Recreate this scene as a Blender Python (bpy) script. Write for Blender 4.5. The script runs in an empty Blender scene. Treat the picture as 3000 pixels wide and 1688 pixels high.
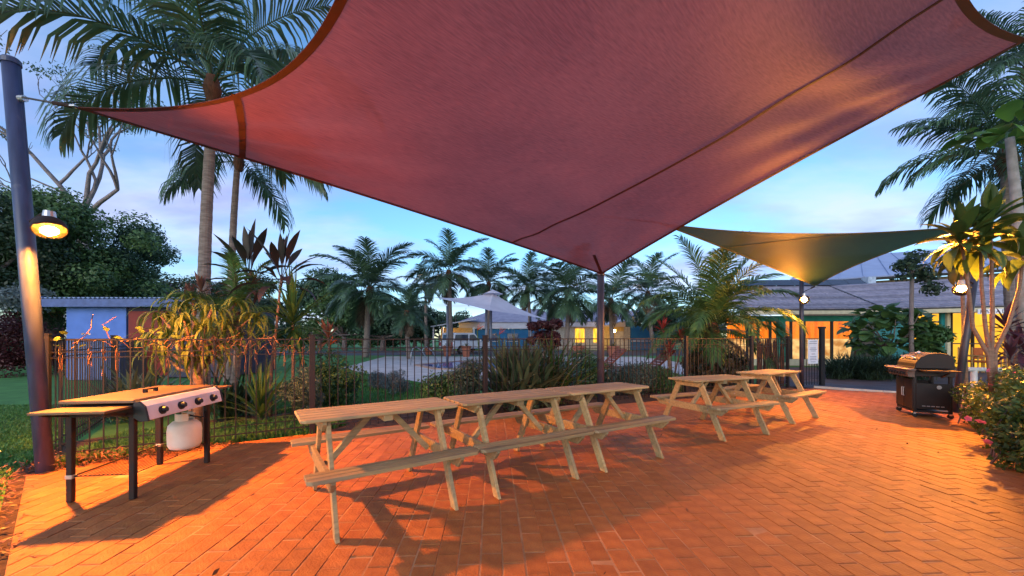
import bpy, bmesh, math, random
import numpy as np
from mathutils import Vector, Matrix

# ------------------------------------------------------------------ camera, sky, sun, exposure
SC = bpy.context.scene
COL = SC.collection
F, HZ, CH = 1130.0, 990.0, 1.3          # focal length and horizon of the 3000 px photograph, camera height in metres
cam = bpy.data.cameras.new('camera')
cam.sensor_width = 36.0
cam.lens = F / 3000.0 * 36.0
cam.shift_y = (HZ - 844.0) / 3000.0
cam.clip_start, cam.clip_end = 0.05, 3000.0
camo = bpy.data.objects.new('camera', cam)
COL.objects.link(camo)
camo.location = (0, 0, CH)
camo.rotation_euler = (math.radians(90), 0, 0)
SC.camera = camo

SUN_EL, SUN_AZ = math.radians(8.0), math.radians(-160.0)
world = bpy.data.worlds.new('World')
SC.world = world
world.use_nodes = True
wn, wl = world.node_tree.nodes, world.node_tree.links
for n in list(wn): wn.remove(n)
w_out = wn.new('ShaderNodeOutputWorld')
w_bg = wn.new('ShaderNodeBackground')
w_sky = wn.new('ShaderNodeTexSky')
w_sky.sky_type = 'NISHITA'
w_sky.sun_disc = False
w_sky.sun_elevation = SUN_EL
w_sky.sun_rotation = SUN_AZ
w_sky.altitude = 20
w_sky.air_density = 1.0
w_sky.dust_density = 0.3
w_sky.ozone_density = 4.0
SKY_STRENGTH = 0.15
w_bg.inputs['Strength'].default_value = SKY_STRENGTH
# thin dusk cloud: noise on a flat layer overhead, mixed over the sky
w_tc = wn.new('ShaderNodeTexCoord')
w_sep = wn.new('ShaderNodeSeparateXYZ'); wl.new(w_tc.outputs['Generated'], w_sep.inputs[0])
w_add = wn.new('ShaderNodeMath'); w_add.operation = 'ADD'; w_add.inputs[1].default_value = 0.16
w_abs = wn.new('ShaderNodeMath'); w_abs.operation = 'ABSOLUTE'
wl.new(w_sep.outputs['Z'], w_abs.inputs[0]); wl.new(w_abs.outputs[0], w_add.inputs[0])
w_dx = wn.new('ShaderNodeMath'); w_dx.operation = 'DIVIDE'; wl.new(w_sep.outputs['X'], w_dx.inputs[0]); wl.new(w_add.outputs[0], w_dx.inputs[1])
w_dy = wn.new('ShaderNodeMath'); w_dy.operation = 'DIVIDE'; wl.new(w_sep.outputs['Y'], w_dy.inputs[0]); wl.new(w_add.outputs[0], w_dy.inputs[1])
w_cmb = wn.new('ShaderNodeCombineXYZ'); wl.new(w_dx.outputs[0], w_cmb.inputs[0]); wl.new(w_dy.outputs[0], w_cmb.inputs[1])
w_map = wn.new('ShaderNodeMapping'); w_map.inputs['Location'].default_value = (3.1, 1.7, 0); w_map.inputs['Scale'].default_value = (0.8, 1.25, 1)
wl.new(w_cmb.outputs[0], w_map.inputs[0])
w_noise = wn.new('ShaderNodeTexNoise'); w_noise.inputs['Scale'].default_value = 0.8; w_noise.inputs['Detail'].default_value = 7; w_noise.inputs['Roughness'].default_value = 0.55
wl.new(w_map.outputs[0], w_noise.inputs['Vector'])
w_ramp = wn.new('ShaderNodeValToRGB')
w_ramp.color_ramp.elements[0].position = 0.42; w_ramp.color_ramp.elements[0].color = (0, 0, 0, 1)
w_ramp.color_ramp.elements[1].position = 0.64; w_ramp.color_ramp.elements[1].color = (1, 1, 1, 1)
wl.new(w_noise.outputs['Fac'], w_ramp.inputs[0])
w_fac = wn.new('ShaderNodeMath'); w_fac.operation = 'MULTIPLY'; w_fac.inputs[1].default_value = 0.8
wl.new(w_ramp.outputs[0], w_fac.inputs[0])
w_gain = wn.new('ShaderNodeMix'); w_gain.data_type = 'RGBA'; w_gain.blend_type = 'MULTIPLY'
w_gain.inputs['Factor'].default_value = 1.0; w_gain.inputs[7].default_value = (1, 1, 1, 1)
wl.new(w_sky.outputs[0], w_gain.inputs[6])
w_mix = wn.new('ShaderNodeMix'); w_mix.data_type = 'RGBA'
w_n2 = wn.new('ShaderNodeTexNoise'); w_n2.inputs['Scale'].default_value = 1.7; w_n2.inputs['Detail'].default_value = 5
wl.new(w_map.outputs[0], w_n2.inputs['Vector'])
w_r2 = wn.new('ShaderNodeValToRGB'); w_r2.color_ramp.elements[0].position = .4; w_r2.color_ramp.elements[1].position = .62
w_r2.color_ramp.elements[0].color = (1.25, 1.3, 2.3, 1); w_r2.color_ramp.elements[1].color = (2.05, 2.25, 3.2, 1)
wl.new(w_n2.outputs['Fac'], w_r2.inputs[0]); wl.new(w_r2.outputs[0], w_mix.inputs[7])
wl.new(w_fac.outputs[0], w_mix.inputs['Factor']); wl.new(w_gain.outputs[2], w_mix.inputs[6])
wl.new(w_mix.outputs[2], w_bg.inputs['Color'])
wl.new(w_bg.outputs[0], w_out.inputs[0])

sun = bpy.data.lights.new('sun', 'SUN')
sun.energy = 1.0; sun.angle = math.radians(60); sun.color = (1.0, 0.95, 0.93)
suno = bpy.data.objects.new('sun', sun); COL.objects.link(suno)
suno.rotation_euler = Vector((math.sin(SUN_AZ) * -1 * math.cos(SUN_EL), -math.cos(SUN_AZ) * math.cos(SUN_EL), -math.sin(SUN_EL))).to_track_quat('-Z', 'Y').to_euler()

SC.view_settings.view_transform = 'Standard'
SC.view_settings.look = 'None'
SC.view_settings.exposure = 1.48
SC.view_settings.gamma = 1.0
SC.view_settings.use_curve_mapping = False
SC.render.engine = 'CYCLES'
SC.cycles.max_bounces = 6
SC.cycles.transparent_max_bounces = 12
SC.cycles.use_denoising = True
SC.cycles.sample_clamp_indirect = 6.0

random.seed(7)
RNG = np.random.default_rng(7)
PI = math.pi
def wx(u, Y): return (u - 1500.0) / F * Y
def wz(v, Y): return CH - (v - HZ) / F * Y
def at(u, v, Y): return Vector((wx(u, Y), Y, wz(v, Y)))

# ------------------------------------------------------------------ materials
MATS = {}
def new_mat(name):
    m = bpy.data.materials.new(name); m.use_nodes = True
    nt = m.node_tree
    for n in list(nt.nodes): nt.nodes.remove(n)
    o = nt.nodes.new('ShaderNodeOutputMaterial')
    return m, nt.nodes, nt.links, o
def M(name, a, b=None, rough=0.6, scale=6.0, bump=0.0, bscale=40.0, spec=0.3, metal=0.0, stretch=(1, 1, 1), island=0.0, objrand=0.0, trans=0.0, detail=5, coat=0.0, lo=0.35, hi=0.65, dirt=None):
    """surface with noise-mixed colours, optional fine relief, per-piece variation and light let through"""
    if name in MATS: return MATS[name]
    m, N, L, out = new_mat(name)
    p = N.new('ShaderNodeBsdfPrincipled')
    p.inputs['Roughness'].default_value = rough
    p.inputs['Specular IOR Level'].default_value = spec
    p.inputs['Metallic'].default_value = metal
    p.inputs['Coat Weight'].default_value = coat
    b = b or tuple(c * 0.7 for c in a)
    tc = N.new('ShaderNodeTexCoord')
    mp = N.new('ShaderNodeMapping'); mp.inputs['Scale'].default_value = stretch
    L.new(tc.outputs['Object'], mp.inputs[0])
    nz = N.new('ShaderNodeTexNoise'); nz.inputs['Scale'].default_value = scale; nz.inputs['Detail'].default_value = detail
    L.new(mp.outputs[0], nz.inputs['Vector'])
    rp = N.new('ShaderNodeValToRGB')
    rp.color_ramp.elements[0].position = lo; rp.color_ramp.elements[0].color = (*b, 1)
    rp.color_ramp.elements[1].position = hi; rp.color_ramp.elements[1].color = (*a, 1)
    L.new(nz.outputs['Fac'], rp.inputs[0])
    col = rp.outputs[0]
    if dirt:
        n2 = N.new('ShaderNodeTexNoise'); n2.inputs['Scale'].default_value = dirt[1]; n2.inputs['Detail'].default_value = 8
        L.new(tc.outputs['Object'], n2.inputs['Vector'])
        r2 = N.new('ShaderNodeValToRGB'); r2.color_ramp.elements[0].position = dirt[2]; r2.color_ramp.elements[1].position = dirt[2] + 0.18
        L.new(n2.outputs['Fac'], r2.inputs[0])
        mx = N.new('ShaderNodeMix'); mx.data_type = 'RGBA'; mx.inputs[7].default_value = (*dirt[0], 1)
        sc_ = N.new('ShaderNodeMath'); sc_.operation = 'MULTIPLY'; sc_.inputs[1].default_value = dirt[3]
        L.new(r2.outputs[0], sc_.inputs[0]); L.new(sc_.outputs[0], mx.inputs['Factor']); L.new(col, mx.inputs[6]); col = mx.outputs[2]
    if island or objrand:
        hsv = N.new('ShaderNodeHueSaturation')
        mr = N.new('ShaderNodeMapRange')
        amt = island or objrand
        mr.inputs[3].default_value = 1 - amt; mr.inputs[4].default_value = 1 + amt
        if island:
            g = N.new('ShaderNodeNewGeometry'); L.new(g.outputs['Random Per Island'], mr.inputs[0])
        else:
            g = N.new('ShaderNodeObjectInfo'); L.new(g.outputs['Random'], mr.inputs[0])
        L.new(mr.outputs[0], hsv.inputs['Value']); L.new(col, hsv.inputs['Color']); col = hsv.outputs[0]
    L.new(col, p.inputs['Base Color'])
    if bump:
        bn = N.new('ShaderNodeTexNoise'); bn.inputs['Scale'].default_value = bscale; bn.inputs['Detail'].default_value = 4
        L.new(mp.outputs[0], bn.inputs['Vector'])
        bp = N.new('ShaderNodeBump'); bp.inputs['Strength'].default_value = bump; bp.inputs['Distance'].default_value = 0.01
        L.new(bn.outputs['Fac'], bp.inputs['Height']); L.new(bp.outputs[0], p.inputs['Normal'])
    sh = p.outputs[0]
    if trans:
        t = N.new('ShaderNodeBsdfTranslucent'); L.new(col, t.inputs['Color'])
        ms = N.new('ShaderNodeMixShader'); ms.inputs[0].default_value = trans
        L.new(sh, ms.inputs[1]); L.new(t.outputs[0], ms.inputs[2]); sh = ms.outputs[0]
    L.new(sh, out.inputs[0])
    MATS[name] = m
    return m
def LEAF(name, a, b, rough=0.45, scale=1.5, trans=0.3, island=0.35, spec=0.35):
    return M(name, a, b, rough=rough, scale=scale, trans=trans, island=island, spec=spec)
def EMIT(name, col, s):
    if name in MATS: return MATS[name]
    m, N, L, out = new_mat(name)
    e = N.new('ShaderNodeEmission'); e.inputs[0].default_value = (*col, 1); e.inputs[1].default_value = s
    L.new(e.outputs[0], out.inputs[0]); MATS[name] = m
    return m
def EMIT_NOISE(name, c1, c2, s, scale, stretch):
    if name in MATS: return MATS[name]
    m, N, L, out = new_mat(name)
    tc = N.new('ShaderNodeTexCoord'); mp = N.new('ShaderNodeMapping'); mp.inputs['Scale'].default_value = stretch
    L.new(tc.outputs['Object'], mp.inputs[0])
    nz = N.new('ShaderNodeTexNoise'); nz.inputs['Scale'].default_value = scale; L.new(mp.outputs[0], nz.inputs['Vector'])
    rp = N.new('ShaderNodeValToRGB'); rp.color_ramp.elements[0].position = .35; rp.color_ramp.elements[1].position = .65
    rp.color_ramp.elements[0].color = (*c2, 1); rp.color_ramp.elements[1].color = (*c1, 1)
    L.new(nz.outputs['Fac'], rp.inputs[0])
    e = N.new('ShaderNodeEmission'); e.inputs[1].default_value = s; L.new(rp.outputs[0], e.inputs[0])
    L.new(e.outputs[0], out.inputs[0]); MATS[name] = m
    return m
def GLASS(name, tint=(0.8, 0.85, 0.85), f=0.85):
    if name in MATS: return MATS[name]
    m, N, L, out = new_mat(name)
    t = N.new('ShaderNodeBsdfTransparent'); t.inputs[0].default_value = (*tint, 1)
    g = N.new('ShaderNodeBsdfGlossy'); g.inputs['Roughness'].default_value = 0.03
    ms = N.new('ShaderNodeMixShader'); ms.inputs[0].default_value = 1 - f
    L.new(t.outputs[0], ms.inputs[1]); L.new(g.outputs[0], ms.inputs[2]); L.new(ms.outputs[0], out.inputs[0])
    MATS[name] = m
    return m
def CLOTH(name, c1, c2, trans, thru, wscale):
    """knitted shade cloth: woven relief, light through the threads, a little clear sky through the holes"""
    m, N, L, out = new_mat(name)
    tc = N.new('ShaderNodeTexCoord')
    nz = N.new('ShaderNodeTexNoise'); nz.inputs['Scale'].default_value = 0.6; nz.inputs['Detail'].default_value = 3
    mp = N.new('ShaderNodeMapping'); mp.inputs['Scale'].default_value = (1, 1, 1)
    L.new(tc.outputs['UV'], mp.inputs[0])
    st = N.new('ShaderNodeTexNoise'); st.inputs['Scale'].default_value = wscale; st.inputs['Detail'].default_value = 3
    m2 = N.new('ShaderNodeMapping'); m2.inputs['Scale'].default_value = (1, 9, 1); L.new(tc.outputs['UV'], m2.inputs[0]); L.new(m2.outputs[0], st.inputs['Vector'])
    L.new(mp.outputs[0], nz.inputs['Vector'])
    rp = N.new('ShaderNodeValToRGB'); rp.color_ramp.elements[0].position = .38; rp.color_ramp.elements[1].position = .62
    rp.color_ramp.elements[0].color = (*c2, 1); rp.color_ramp.elements[1].color = (*c1, 1)
    ad = N.new('ShaderNodeMath'); ad.operation = 'MULTIPLY_ADD'; ad.inputs[1].default_value = 0.5
    hf = N.new('ShaderNodeMath'); hf.operation = 'MULTIPLY'; hf.inputs[1].default_value = 0.5
    nz.inputs['Roughness'].default_value = .6; L.new(nz.outputs['Fac'], hf.inputs[0]); L.new(st.outputs['Fac'], ad.inputs[0]); L.new(hf.outputs[0], ad.inputs[2])
    L.new(ad.outputs[0], rp.inputs[0])
    p = N.new('ShaderNodeBsdfPrincipled'); p.inputs['Roughness'].default_value = .55; p.inputs['Specular IOR Level'].default_value = .3
    L.new(rp.outputs[0], p.inputs['Base Color'])
    bp = N.new('ShaderNodeBump'); bp.inputs['Strength'].default_value = .35; bp.inputs['Distance'].default_value = .01
    L.new(st.outputs['Fac'], bp.inputs['Height']); L.new(bp.outputs[0], p.inputs['Normal'])
    t = N.new('ShaderNodeBsdfTranslucent')
    tm = N.new('ShaderNodeMix'); tm.data_type = 'RGBA'; tm.inputs['Factor'].default_value = .10; tm.inputs[7].default_value = (.55, .5, .5, 1)
    L.new(rp.outputs[0], tm.inputs[6]); L.new(tm.outputs[2], t.inputs[0])
    ms = N.new('ShaderNodeMixShader'); ms.inputs[0].default_value = trans
    L.new(p.outputs[0], ms.inputs[1]); L.new(t.outputs[0], ms.inputs[2])
    tr = N.new('ShaderNodeBsdfTransparent')
    mt = N.new('ShaderNodeMixShader'); mt.inputs[0].default_value = thru
    L.new(ms.outputs[0], mt.inputs[1]); L.new(tr.outputs[0], mt.inputs[2]); L.new(mt.outputs[0], out.inputs[0])
    MATS[name] = m
    return m

BRICK = M('brick_clay', (.42, .145, .034), (.32, .10, .024), rough=.62, scale=9, bump=.5, bscale=60, island=.14, dirt=((.13, .05, .028), 1.0, .55, .6))
BRICK_O = M('brick_clay_piece', (.42, .145, .034), (.32, .10, .024), rough=.62, scale=9, bump=.5, bscale=60, objrand=.14, dirt=((.13, .05, .028), 1.0, .55, .6))
MORTAR = M('mortar', (.54, .28, .13), (.34, .16, .07), rough=.9, scale=5, bump=.4, bscale=80)
WOOD = M('treated_pine', (.37, .265, .12), (.255, .18, .085), rough=.6, scale=3, stretch=(1.2, 14, 14), bump=.3, bscale=9, objrand=.24, dirt=((.17, .14, .10), 2.6, .52, .6))
STEEL_DARK = M('dark_paint_steel', (.022, .016, .015), (.032, .014, .009), rough=.65, scale=14, bump=.15, spec=.2)
FENCE_M = M('fence_bronze', (.015, .010, .010), (.010, .007, .008), rough=.5, spec=.4)
POLE_M = M('pole_navy', (.045, .055, .12), (.03, .035, .075), rough=.42, scale=5, stretch=(4, 4, .8), spec=.5, dirt=((.22, .2, .2), 7, .64, .5))
POLE_D = M('pole_dark', (.05, .042, .06), (.035, .028, .035), rough=.42, scale=5, spec=.5)
CABLE = M('cable', (.05, .045, .05), rough=.4, metal=.3)
STEEL = M('galvanised', (.5, .5, .5), (.38, .38, .38), rough=.4, metal=.8)
HOTPLATE = M('lid_enamel', (.16, .09, .042), (.085, .045, .022), rough=.42, scale=5, spec=.5, bump=.12, bscale=18)
PANEL = M('panel_silver', (.55, .56, .66), (.45, .45, .52), rough=.42, spec=.5)
BLACK = M('black_plastic', (.02, .02, .022), (.012, .012, .013), rough=.45)
BOTTLE = M('bottle_white', (.72, .66, .56), (.6, .52, .42), rough=.45, spec=.4, scale=4)
BRASS = M('brass', (.5, .33, .12), rough=.35, metal=.9)
GRASS_G = M('lawn', (.085, .25, .055), (.055, .165, .038), rough=.9, scale=2.2, bump=.6, bscale=50, detail=8)
GRASS_B = LEAF('grass_leaf', (.11, .27, .06), (.07, .18, .04), trans=.35, scale=.7)
MULCH = M('mulch', (.10, .055, .03), (.04, .022, .014), rough=.95, scale=9, bump=.8, bscale=30)
CONC = M('pool_concrete', (.62, .56, .52), (.45, .40, .37), rough=.85, scale=1.6, bump=.2, detail=8)
ASPH = M('asphalt', (.10, .095, .11), (.065, .06, .07), rough=.85, scale=2, bump=.3, bscale=90, dirt=((.22, .09, .05), .35, .5, .5))
ROAD = M('road_asphalt', (.10, .10, .11), (.07, .07, .075), rough=.85, scale=1.0)
WATER = M('pool_water', (.05, .18, .55), (.04, .13, .45), rough=.06, scale=1.5, bump=.12, bscale=3, spec=.6)

# ------------------------------------------------------------------ mesh helpers
class MB:
    def __init__(s): s.v, s.f = [], []
    def add(s, vs, fs):
        o = len(s.v); s.v += [tuple(v) for v in vs]; s.f += [tuple(i + o for i in f) for f in fs]; return s
    def box(s, c, d, R=None):
        x, y, z = d[0] / 2, d[1] / 2, d[2] / 2
        vs = [Vector((i * x, j * y, k * z)) for k in (-1, 1) for j in (-1, 1) for i in (-1, 1)]
        if R is not None: vs = [R @ v for v in vs]
        c = Vector(c)
        return s.add([v + c for v in vs], [(0, 2, 3, 1), (4, 5, 7, 6), (0, 1, 5, 4), (2, 6, 7, 3), (1, 3, 7, 5), (0, 4, 6, 2)])
    def bar(s, p, q, w, h, up=(0, 0, 1)):
        """rectangular beam from p to q; h is measured along up, w across"""
        p, q = Vector(p), Vector(q); d = q - p; L = d.length; d.normalize()
        side = Vector(up).cross(d)
        if side.length < 1e-5: side = Vector((1, 0, 0)).cross(d)
        side.normalize(); u = d.cross(side)
        R = Matrix((d, side, u)).transposed()
        return s.box((p + q) / 2, (L, w, h), R)
    def tube(s, pts, rad, seg=8, cap=True):
        pts = [Vector(p) for p in pts]; n = len(pts)
        if not hasattr(rad, '__len__'): rad = [rad] * n
        vs, fs = [], []
        t0 = (pts[1] - pts[0]).normalized()
        a = t0.orthogonal().normalized()
        for i, p in enumerate(pts):
            t = (pts[min(i + 1, n - 1)] - pts[max(i - 1, 0)]).normalized()
            a = (a - t * a.dot(t)).normalized(); b = t.cross(a)
            for k in range(seg):
                an = 2 * PI * k / seg
                vs.append(p + (a * math.cos(an) + b * math.sin(an)) * rad[i])
        for i in range(n - 1):
            for k in range(seg):
                k2 = (k + 1) % seg
                fs.append((i * seg + k, i * seg + k2, (i + 1) * seg + k2, (i + 1) * seg + k))
        if cap: fs += [tuple(range(seg))[::-1], tuple((n - 1) * seg + k for k in range(seg))]
        return s.add(vs, fs)
    def lathe(s, prof, c=(0, 0, 0), seg=20):
        c = Vector(c); vs, fs = [], []
        for r, z in prof:
            for k in range(seg):
                a = 2 * PI * k / seg; vs.append(c + Vector((r * math.cos(a), r * math.sin(a), z)))
        for i in range(len(prof) - 1):
            for k in range(seg):
                k2 = (k + 1) % seg; fs.append((i * seg + k, i * seg + k2, (i + 1) * seg + k2, (i + 1) * seg + k))
        n = len(prof)
        fs += [tuple(range(seg))[::-1], tuple((n - 1) * seg + k for k in range(seg))]
        return s.add(vs, fs)
    def prism(s, poly, z0, z1):
        n = len(poly)
        vs = [(x, y, z0) for x, y in poly] + [(x, y, z1) for x, y in poly]
        return s.add(vs, [tuple(range(n))[::-1], tuple(range(n, 2 * n))] + [(i, (i + 1) % n, n + (i + 1) % n, n + i) for i in range(n)])
    def extrude(s, poly, axis_fn, a, b):
        """poly of 2D points placed by axis_fn(p, t) at t=a and t=b"""
        n = len(poly)
        vs = [axis_fn(p, a) for p in poly] + [axis_fn(p, b) for p in poly]
        return s.add(vs, [tuple(range(n))[::-1], tuple(range(n, 2 * n))] + [(i, (i + 1) % n, n + (i + 1) % n, n + i) for i in range(n)])
    def mesh(s, name, mat, smooth=False, bevel=0):
        me = bpy.data.meshes.new(name); me.from_pydata(s.v, [], s.f)
        bm = bmesh.new(); bm.from_mesh(me)
        bmesh.ops.recalc_face_normals(bm, faces=bm.faces)
        if bevel: bmesh.ops.bevel(bm, geom=list(bm.edges), offset=bevel, segments=1, affect='EDGES', clamp_overlap=True)
        bm.to_mesh(me); bm.free()
        me.materials.append(mat)
        if smooth: me.polygons.foreach_set('use_smooth', [True] * len(me.polygons))
        return me
    def build(s, name, mat, parent=None, smooth=False, bevel=0, loc=None):
        return link(name, s.mesh(name, mat, smooth, bevel), parent, loc)
def link(name, me, parent=None, loc=None, rot=None, scale=None):
    o = bpy.data.objects.new(name, me); COL.objects.link(o)
    if parent: o.parent = parent
    if loc is not None: o.location = loc
    if rot is not None: o.rotation_euler = rot
    if scale is not None: o.scale = (scale,) * 3 if not hasattr(scale, '__len__') else scale
    return o
def mesh_np(name, V, Q, mat, smooth=False):
    V = np.asarray(V, np.float32).reshape(-1, 3); Q = np.asarray(Q, np.int32)
    k = Q.shape[1]; me = bpy.data.meshes.new(name)
    me.vertices.add(len(V)); me.vertices.foreach_set('co', V.ravel())
    me.loops.add(Q.size); me.loops.foreach_set('vertex_index', Q.ravel())
    me.polygons.add(len(Q)); me.polygons.foreach_set('loop_start', np.arange(0, Q.size, k, dtype=np.int32))
    try: me.polygons.foreach_set('loop_total', np.full(len(Q), k, np.int32))
    except Exception: pass
    me.update(calc_edges=True); me.validate()
    me.materials.append(mat)
    if smooth: me.polygons.foreach_set('use_smooth', np.ones(len(Q), bool))
    return me
def tag(o, label, cat, group=None, kind=None):
    o['label'] = label; o['category'] = cat
    if group: o['group'] = group
    if kind: o['kind'] = kind
    return o
def thing(name, label, cat, loc=(0, 0, 0), rz=0, group=None):
    o = bpy.data.objects.new(name, None); COL.objects.link(o)
    o.empty_display_size = .1
    o.location = loc; o.rotation_euler = (0, 0, rz)
    return tag(o, label, cat, group)
def structure(o, label=None, kind='structure'):
    o['kind'] = kind
    if label: o['label'] = label
    return o
def copy_tree(o, parent=None):
    c = o.copy(); COL.objects.link(c); c.parent = parent
    for ch in [x for x in o.children]: copy_tree(ch, c)
    return c

# ------------------------------------------------------------------ foliage helpers
def blade(L, W, e0, droop, seg=5, prof=None, fold=0.25, power=1.5):
    """one long leaf from the origin outward along +X; returns verts and quads (three across, V folded)"""
    prof = prof or [0.45, .8, 1, .95, .65, 0.04]
    pts = []; x = z = 0.0
    for i in range(seg + 1):
        e = e0 - droop * (i / seg) ** power
        pts.append((x, z, e)); x += math.cos(e) * L / seg; z += math.sin(e) * L / seg
    V, Q = [], []
    for i, (x, z, e) in enumerate(pts):
        w = W / 2 * np.interp(i / seg, np.linspace(0, 1, len(prof)), prof)
        nx, nz = -math.sin(e), math.cos(e)
        V += [(x + nx * w * fold, -w, z + nz * w * fold), (x, 0, z), (x + nx * w * fold, w, z + nz * w * fold)]
    for i in range(seg):
        a = i * 3
        Q += [(a, a + 3, a + 4, a + 1), (a + 1, a + 4, a + 5, a + 2)]
    return np.array(V), np.array(Q)
def rotz(V, a):
    c, s = math.cos(a), math.sin(a)
    return V @ np.array([[c, s, 0], [-s, c, 0], [0, 0, 1]])
class NB:
    """numpy mesh builder (quads)"""
    def __init__(s): s.V, s.Q, s.n = [], [], 0
    def add(s, V, Q): s.V.append(np.asarray(V)); s.Q.append(np.asarray(Q) + s.n); s.n += len(V); return s
    def mesh(s, name, mat, smooth=False): return mesh_np(name, np.concatenate(s.V), np.concatenate(s.Q), mat, smooth)
    def build(s, name, mat, parent=None, smooth=False, loc=None): return link(name, s.mesh(name, mat, smooth), parent, loc)
def rosette(n, L, W, e_rng, droop_rng, rng, origin=(0, 0, 0), seg=5, spread=.03, lrng=.3, prof=None, az_rng=None, power=1.5):
    nb = NB()
    for i in range(n):
        e = rng.uniform(*e_rng); d = rng.uniform(*droop_rng)
        V, Q = blade(L * (1 - lrng * rng.random()), W * rng.uniform(.75, 1.1), e, d, seg, prof=prof, power=power)
        az = rng.uniform(*az_rng) if az_rng else rng.uniform(0, 2 * PI)
        tw = rng.uniform(-.5, .5)
        c, s_ = math.cos(tw), math.sin(tw)
        nb.add(rotz(V, az) + np.array(origin) + rng.normal(0, spread, 3) * np.array([1, 1, .3]), Q)
    return nb
def leaf_cloud(clumps, n, size, rng, flat=.5, aspect=2.2, shell=.55, hang=0.0):
    """n small folded leaves scattered through clumps [(centre, (rx,ry,rz))]; returns V,Q"""
    C = np.array([c[0] for c in clumps], float); R = np.array([c[1] for c in clumps], float)
    wgt = (R.prod(1)) ** (2 / 3); wgt /= wgt.sum()
    k = rng.choice(len(clumps), n, p=wgt)
    d = rng.normal(size=(n, 3)); d /= np.linalg.norm(d, axis=1)[:, None]
    r = shell + (1 - shell) * rng.random(n) ** .6
    r *= 1 + .10 * rng.normal(size=n)
    P = C[k] + d * R[k] * r[:, None]
    nrm = d + rng.normal(scale=.7, size=(n, 3)); nrm[:, 2] += flat
    nrm /= np.linalg.norm(nrm, axis=1)[:, None]
    ax = np.cross(nrm, rng.normal(size=(n, 3))); ax[:, 2] -= hang; ax /= np.linalg.norm(ax, axis=1)[:, None]
    bx = np.cross(nrm, ax)
    s = size * (0.6 + .8 * rng.random(n))[:, None]
    a = ax * s * .5; b = bx * s * .5 / aspect * 1.3
    V = np.stack([P - a, P + b * .9, P + a, P - b * .9], 1).reshape(-1, 3)
    Q = np.arange(4 * n).reshape(-1, 4)
    return V, Q
def clumps_in(c, r, n, rng, size, low=-.5):
    out = []
    while len(out) < n:
        d = rng.normal(size=3); d /= np.linalg.norm(d)
        if d[2] < low: continue
        q = rng.uniform(.35, .92)
        s = size * rng.uniform(.7, 1.35)
        out.append((np.array(c) + d * np.array(r) * q, (s, s, s * .75)))
    return out
def branches(mb, p, d, L, r, depth, rng, tips=None, spread=.6, seg=5, up=.15):
    pts = [Vector(p)]; dd = Vector(d).normalized()
    n = 4
    for i in range(n):
        dd = (dd + Vector(rng.normal(0, .16, 3)) + Vector((0, 0, up * .4))).normalized()
        pts.append(pts[-1] + dd * L / n)
    mb.tube(pts, [r * (1 - .38 * i / n) for i in range(n + 1)], seg, cap=False)
    if tips is not None and depth <= 1: tips.append((pts[-1], dd))
    if depth > 0:
        k = 2 if rng.random() < .6 else 3
        for j in range(k):
            a = Vector(rng.normal(0, spread, 3)); a.z = abs(a.z) * .4 + up
            branches(mb, pts[-1] if j < 2 else pts[2], (dd + a).normalized(), L * rng.uniform(.6, .82), r * .6, depth - 1, rng, tips, spread, max(3, seg - 1), up)

# ------------------------------------------------------------------ ground, paving, water
def sheet(name, poly, z, mat, parent=None):
    mb = MB(); mb.add([(x, y, z) for x, y in poly], [tuple(range(len(poly)))])
    return mb.build(name, mat, parent)
# lawn: one sheet to the horizon, finer near the camera
g = MB()
xs = [-1500, -400, -120, -50, -25, -12, -6, 0, 6, 12, 25, 50, 120, 400, 1500]
ys = [-200, -60, -20, -8, 0, 4, 8, 12, 20, 32, 50, 90, 200, 500, 2500]
for y in ys:
    for x in xs: g.v.append((x, y, -0.03))
nx_ = len(xs)
for j in range(len(ys) - 1):
    for i in range(nx_ - 1): g.f.append((j * nx_ + i, j * nx_ + i + 1, (j + 1) * nx_ + i + 1, (j + 1) * nx_ + i))
structure(g.build('ground', GRASS_G), 'mown green lawn round the patio and the pool')

PATIO = [(-4.62, 3.67), (-4.1, 4.22), (-3.35, 4.83), (-2.8, 5.18), (-.45, 6.38), (1.75, 7.42), (7.6, 9.9), (10.0, 8.6), (1.6, -1.0), (.9, -1.0)]   # clockwise
def clip_convex(poly, clip):
    out = poly
    n = len(clip)
    for i in range(n):
        a, b = clip[i], clip[(i + 1) % n]
        ex, ey = b[0] - a[0], b[1] - a[1]
        inp, out = out, []
        if not inp: break
        side = lambda p: -(ex * (p[1] - a[1]) - ey * (p[0] - a[0]))
        for j in range(len(inp)):
            p, q = inp[j], inp[(j + 1) % len(inp)]
            sp, sq = side(p), side(q)
            if sp >= 0: out.append(p)
            if (sp >= 0) != (sq >= 0):
                t = sp / (sp - sq); out.append((p[0] + t * (q[0] - p[0]), p[1] + t * (q[1] - p[1])))
    return out
def area(p): return abs(sum(p[i][0] * p[(i + 1) % len(p)][1] - p[(i + 1) % len(p)][0] * p[i][1] for i in range(len(p)))) / 2
patio = structure(MB().prism(PATIO[::-1], -.12, -.0024).build('patio', MORTAR), 'red brick patio with pale worn joints')
def brick_poly(poly):
    """bevelled brick from a convex outline: sides, chamfer, top"""
    n = len(poly); cx = sum(p[0] for p in poly) / n; cy = sum(p[1] for p in poly) / n
    ins = []
    for x, y in poly:
        d = math.hypot(x - cx, y - cy) or 1; k = max(0, 1 - .005 / d); ins.append((cx + (x - cx) * k, cy + (y - cy) * k))
    vs = [(x, y, -.02) for x, y in poly] + [(x, y, -.0012) for x, y in poly] + [(x, y, .0012) for x, y in ins]
    fs = [tuple(range(2 * n, 3 * n))]
    for i in range(n):
        j = (i + 1) % n
        fs += [(i, j, n + j, n + i), (n + i, n + j, 2 * n + j, 2 * n + i)]
    return vs, fs
BW, BL, GAP = .128, .222, .008
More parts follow.
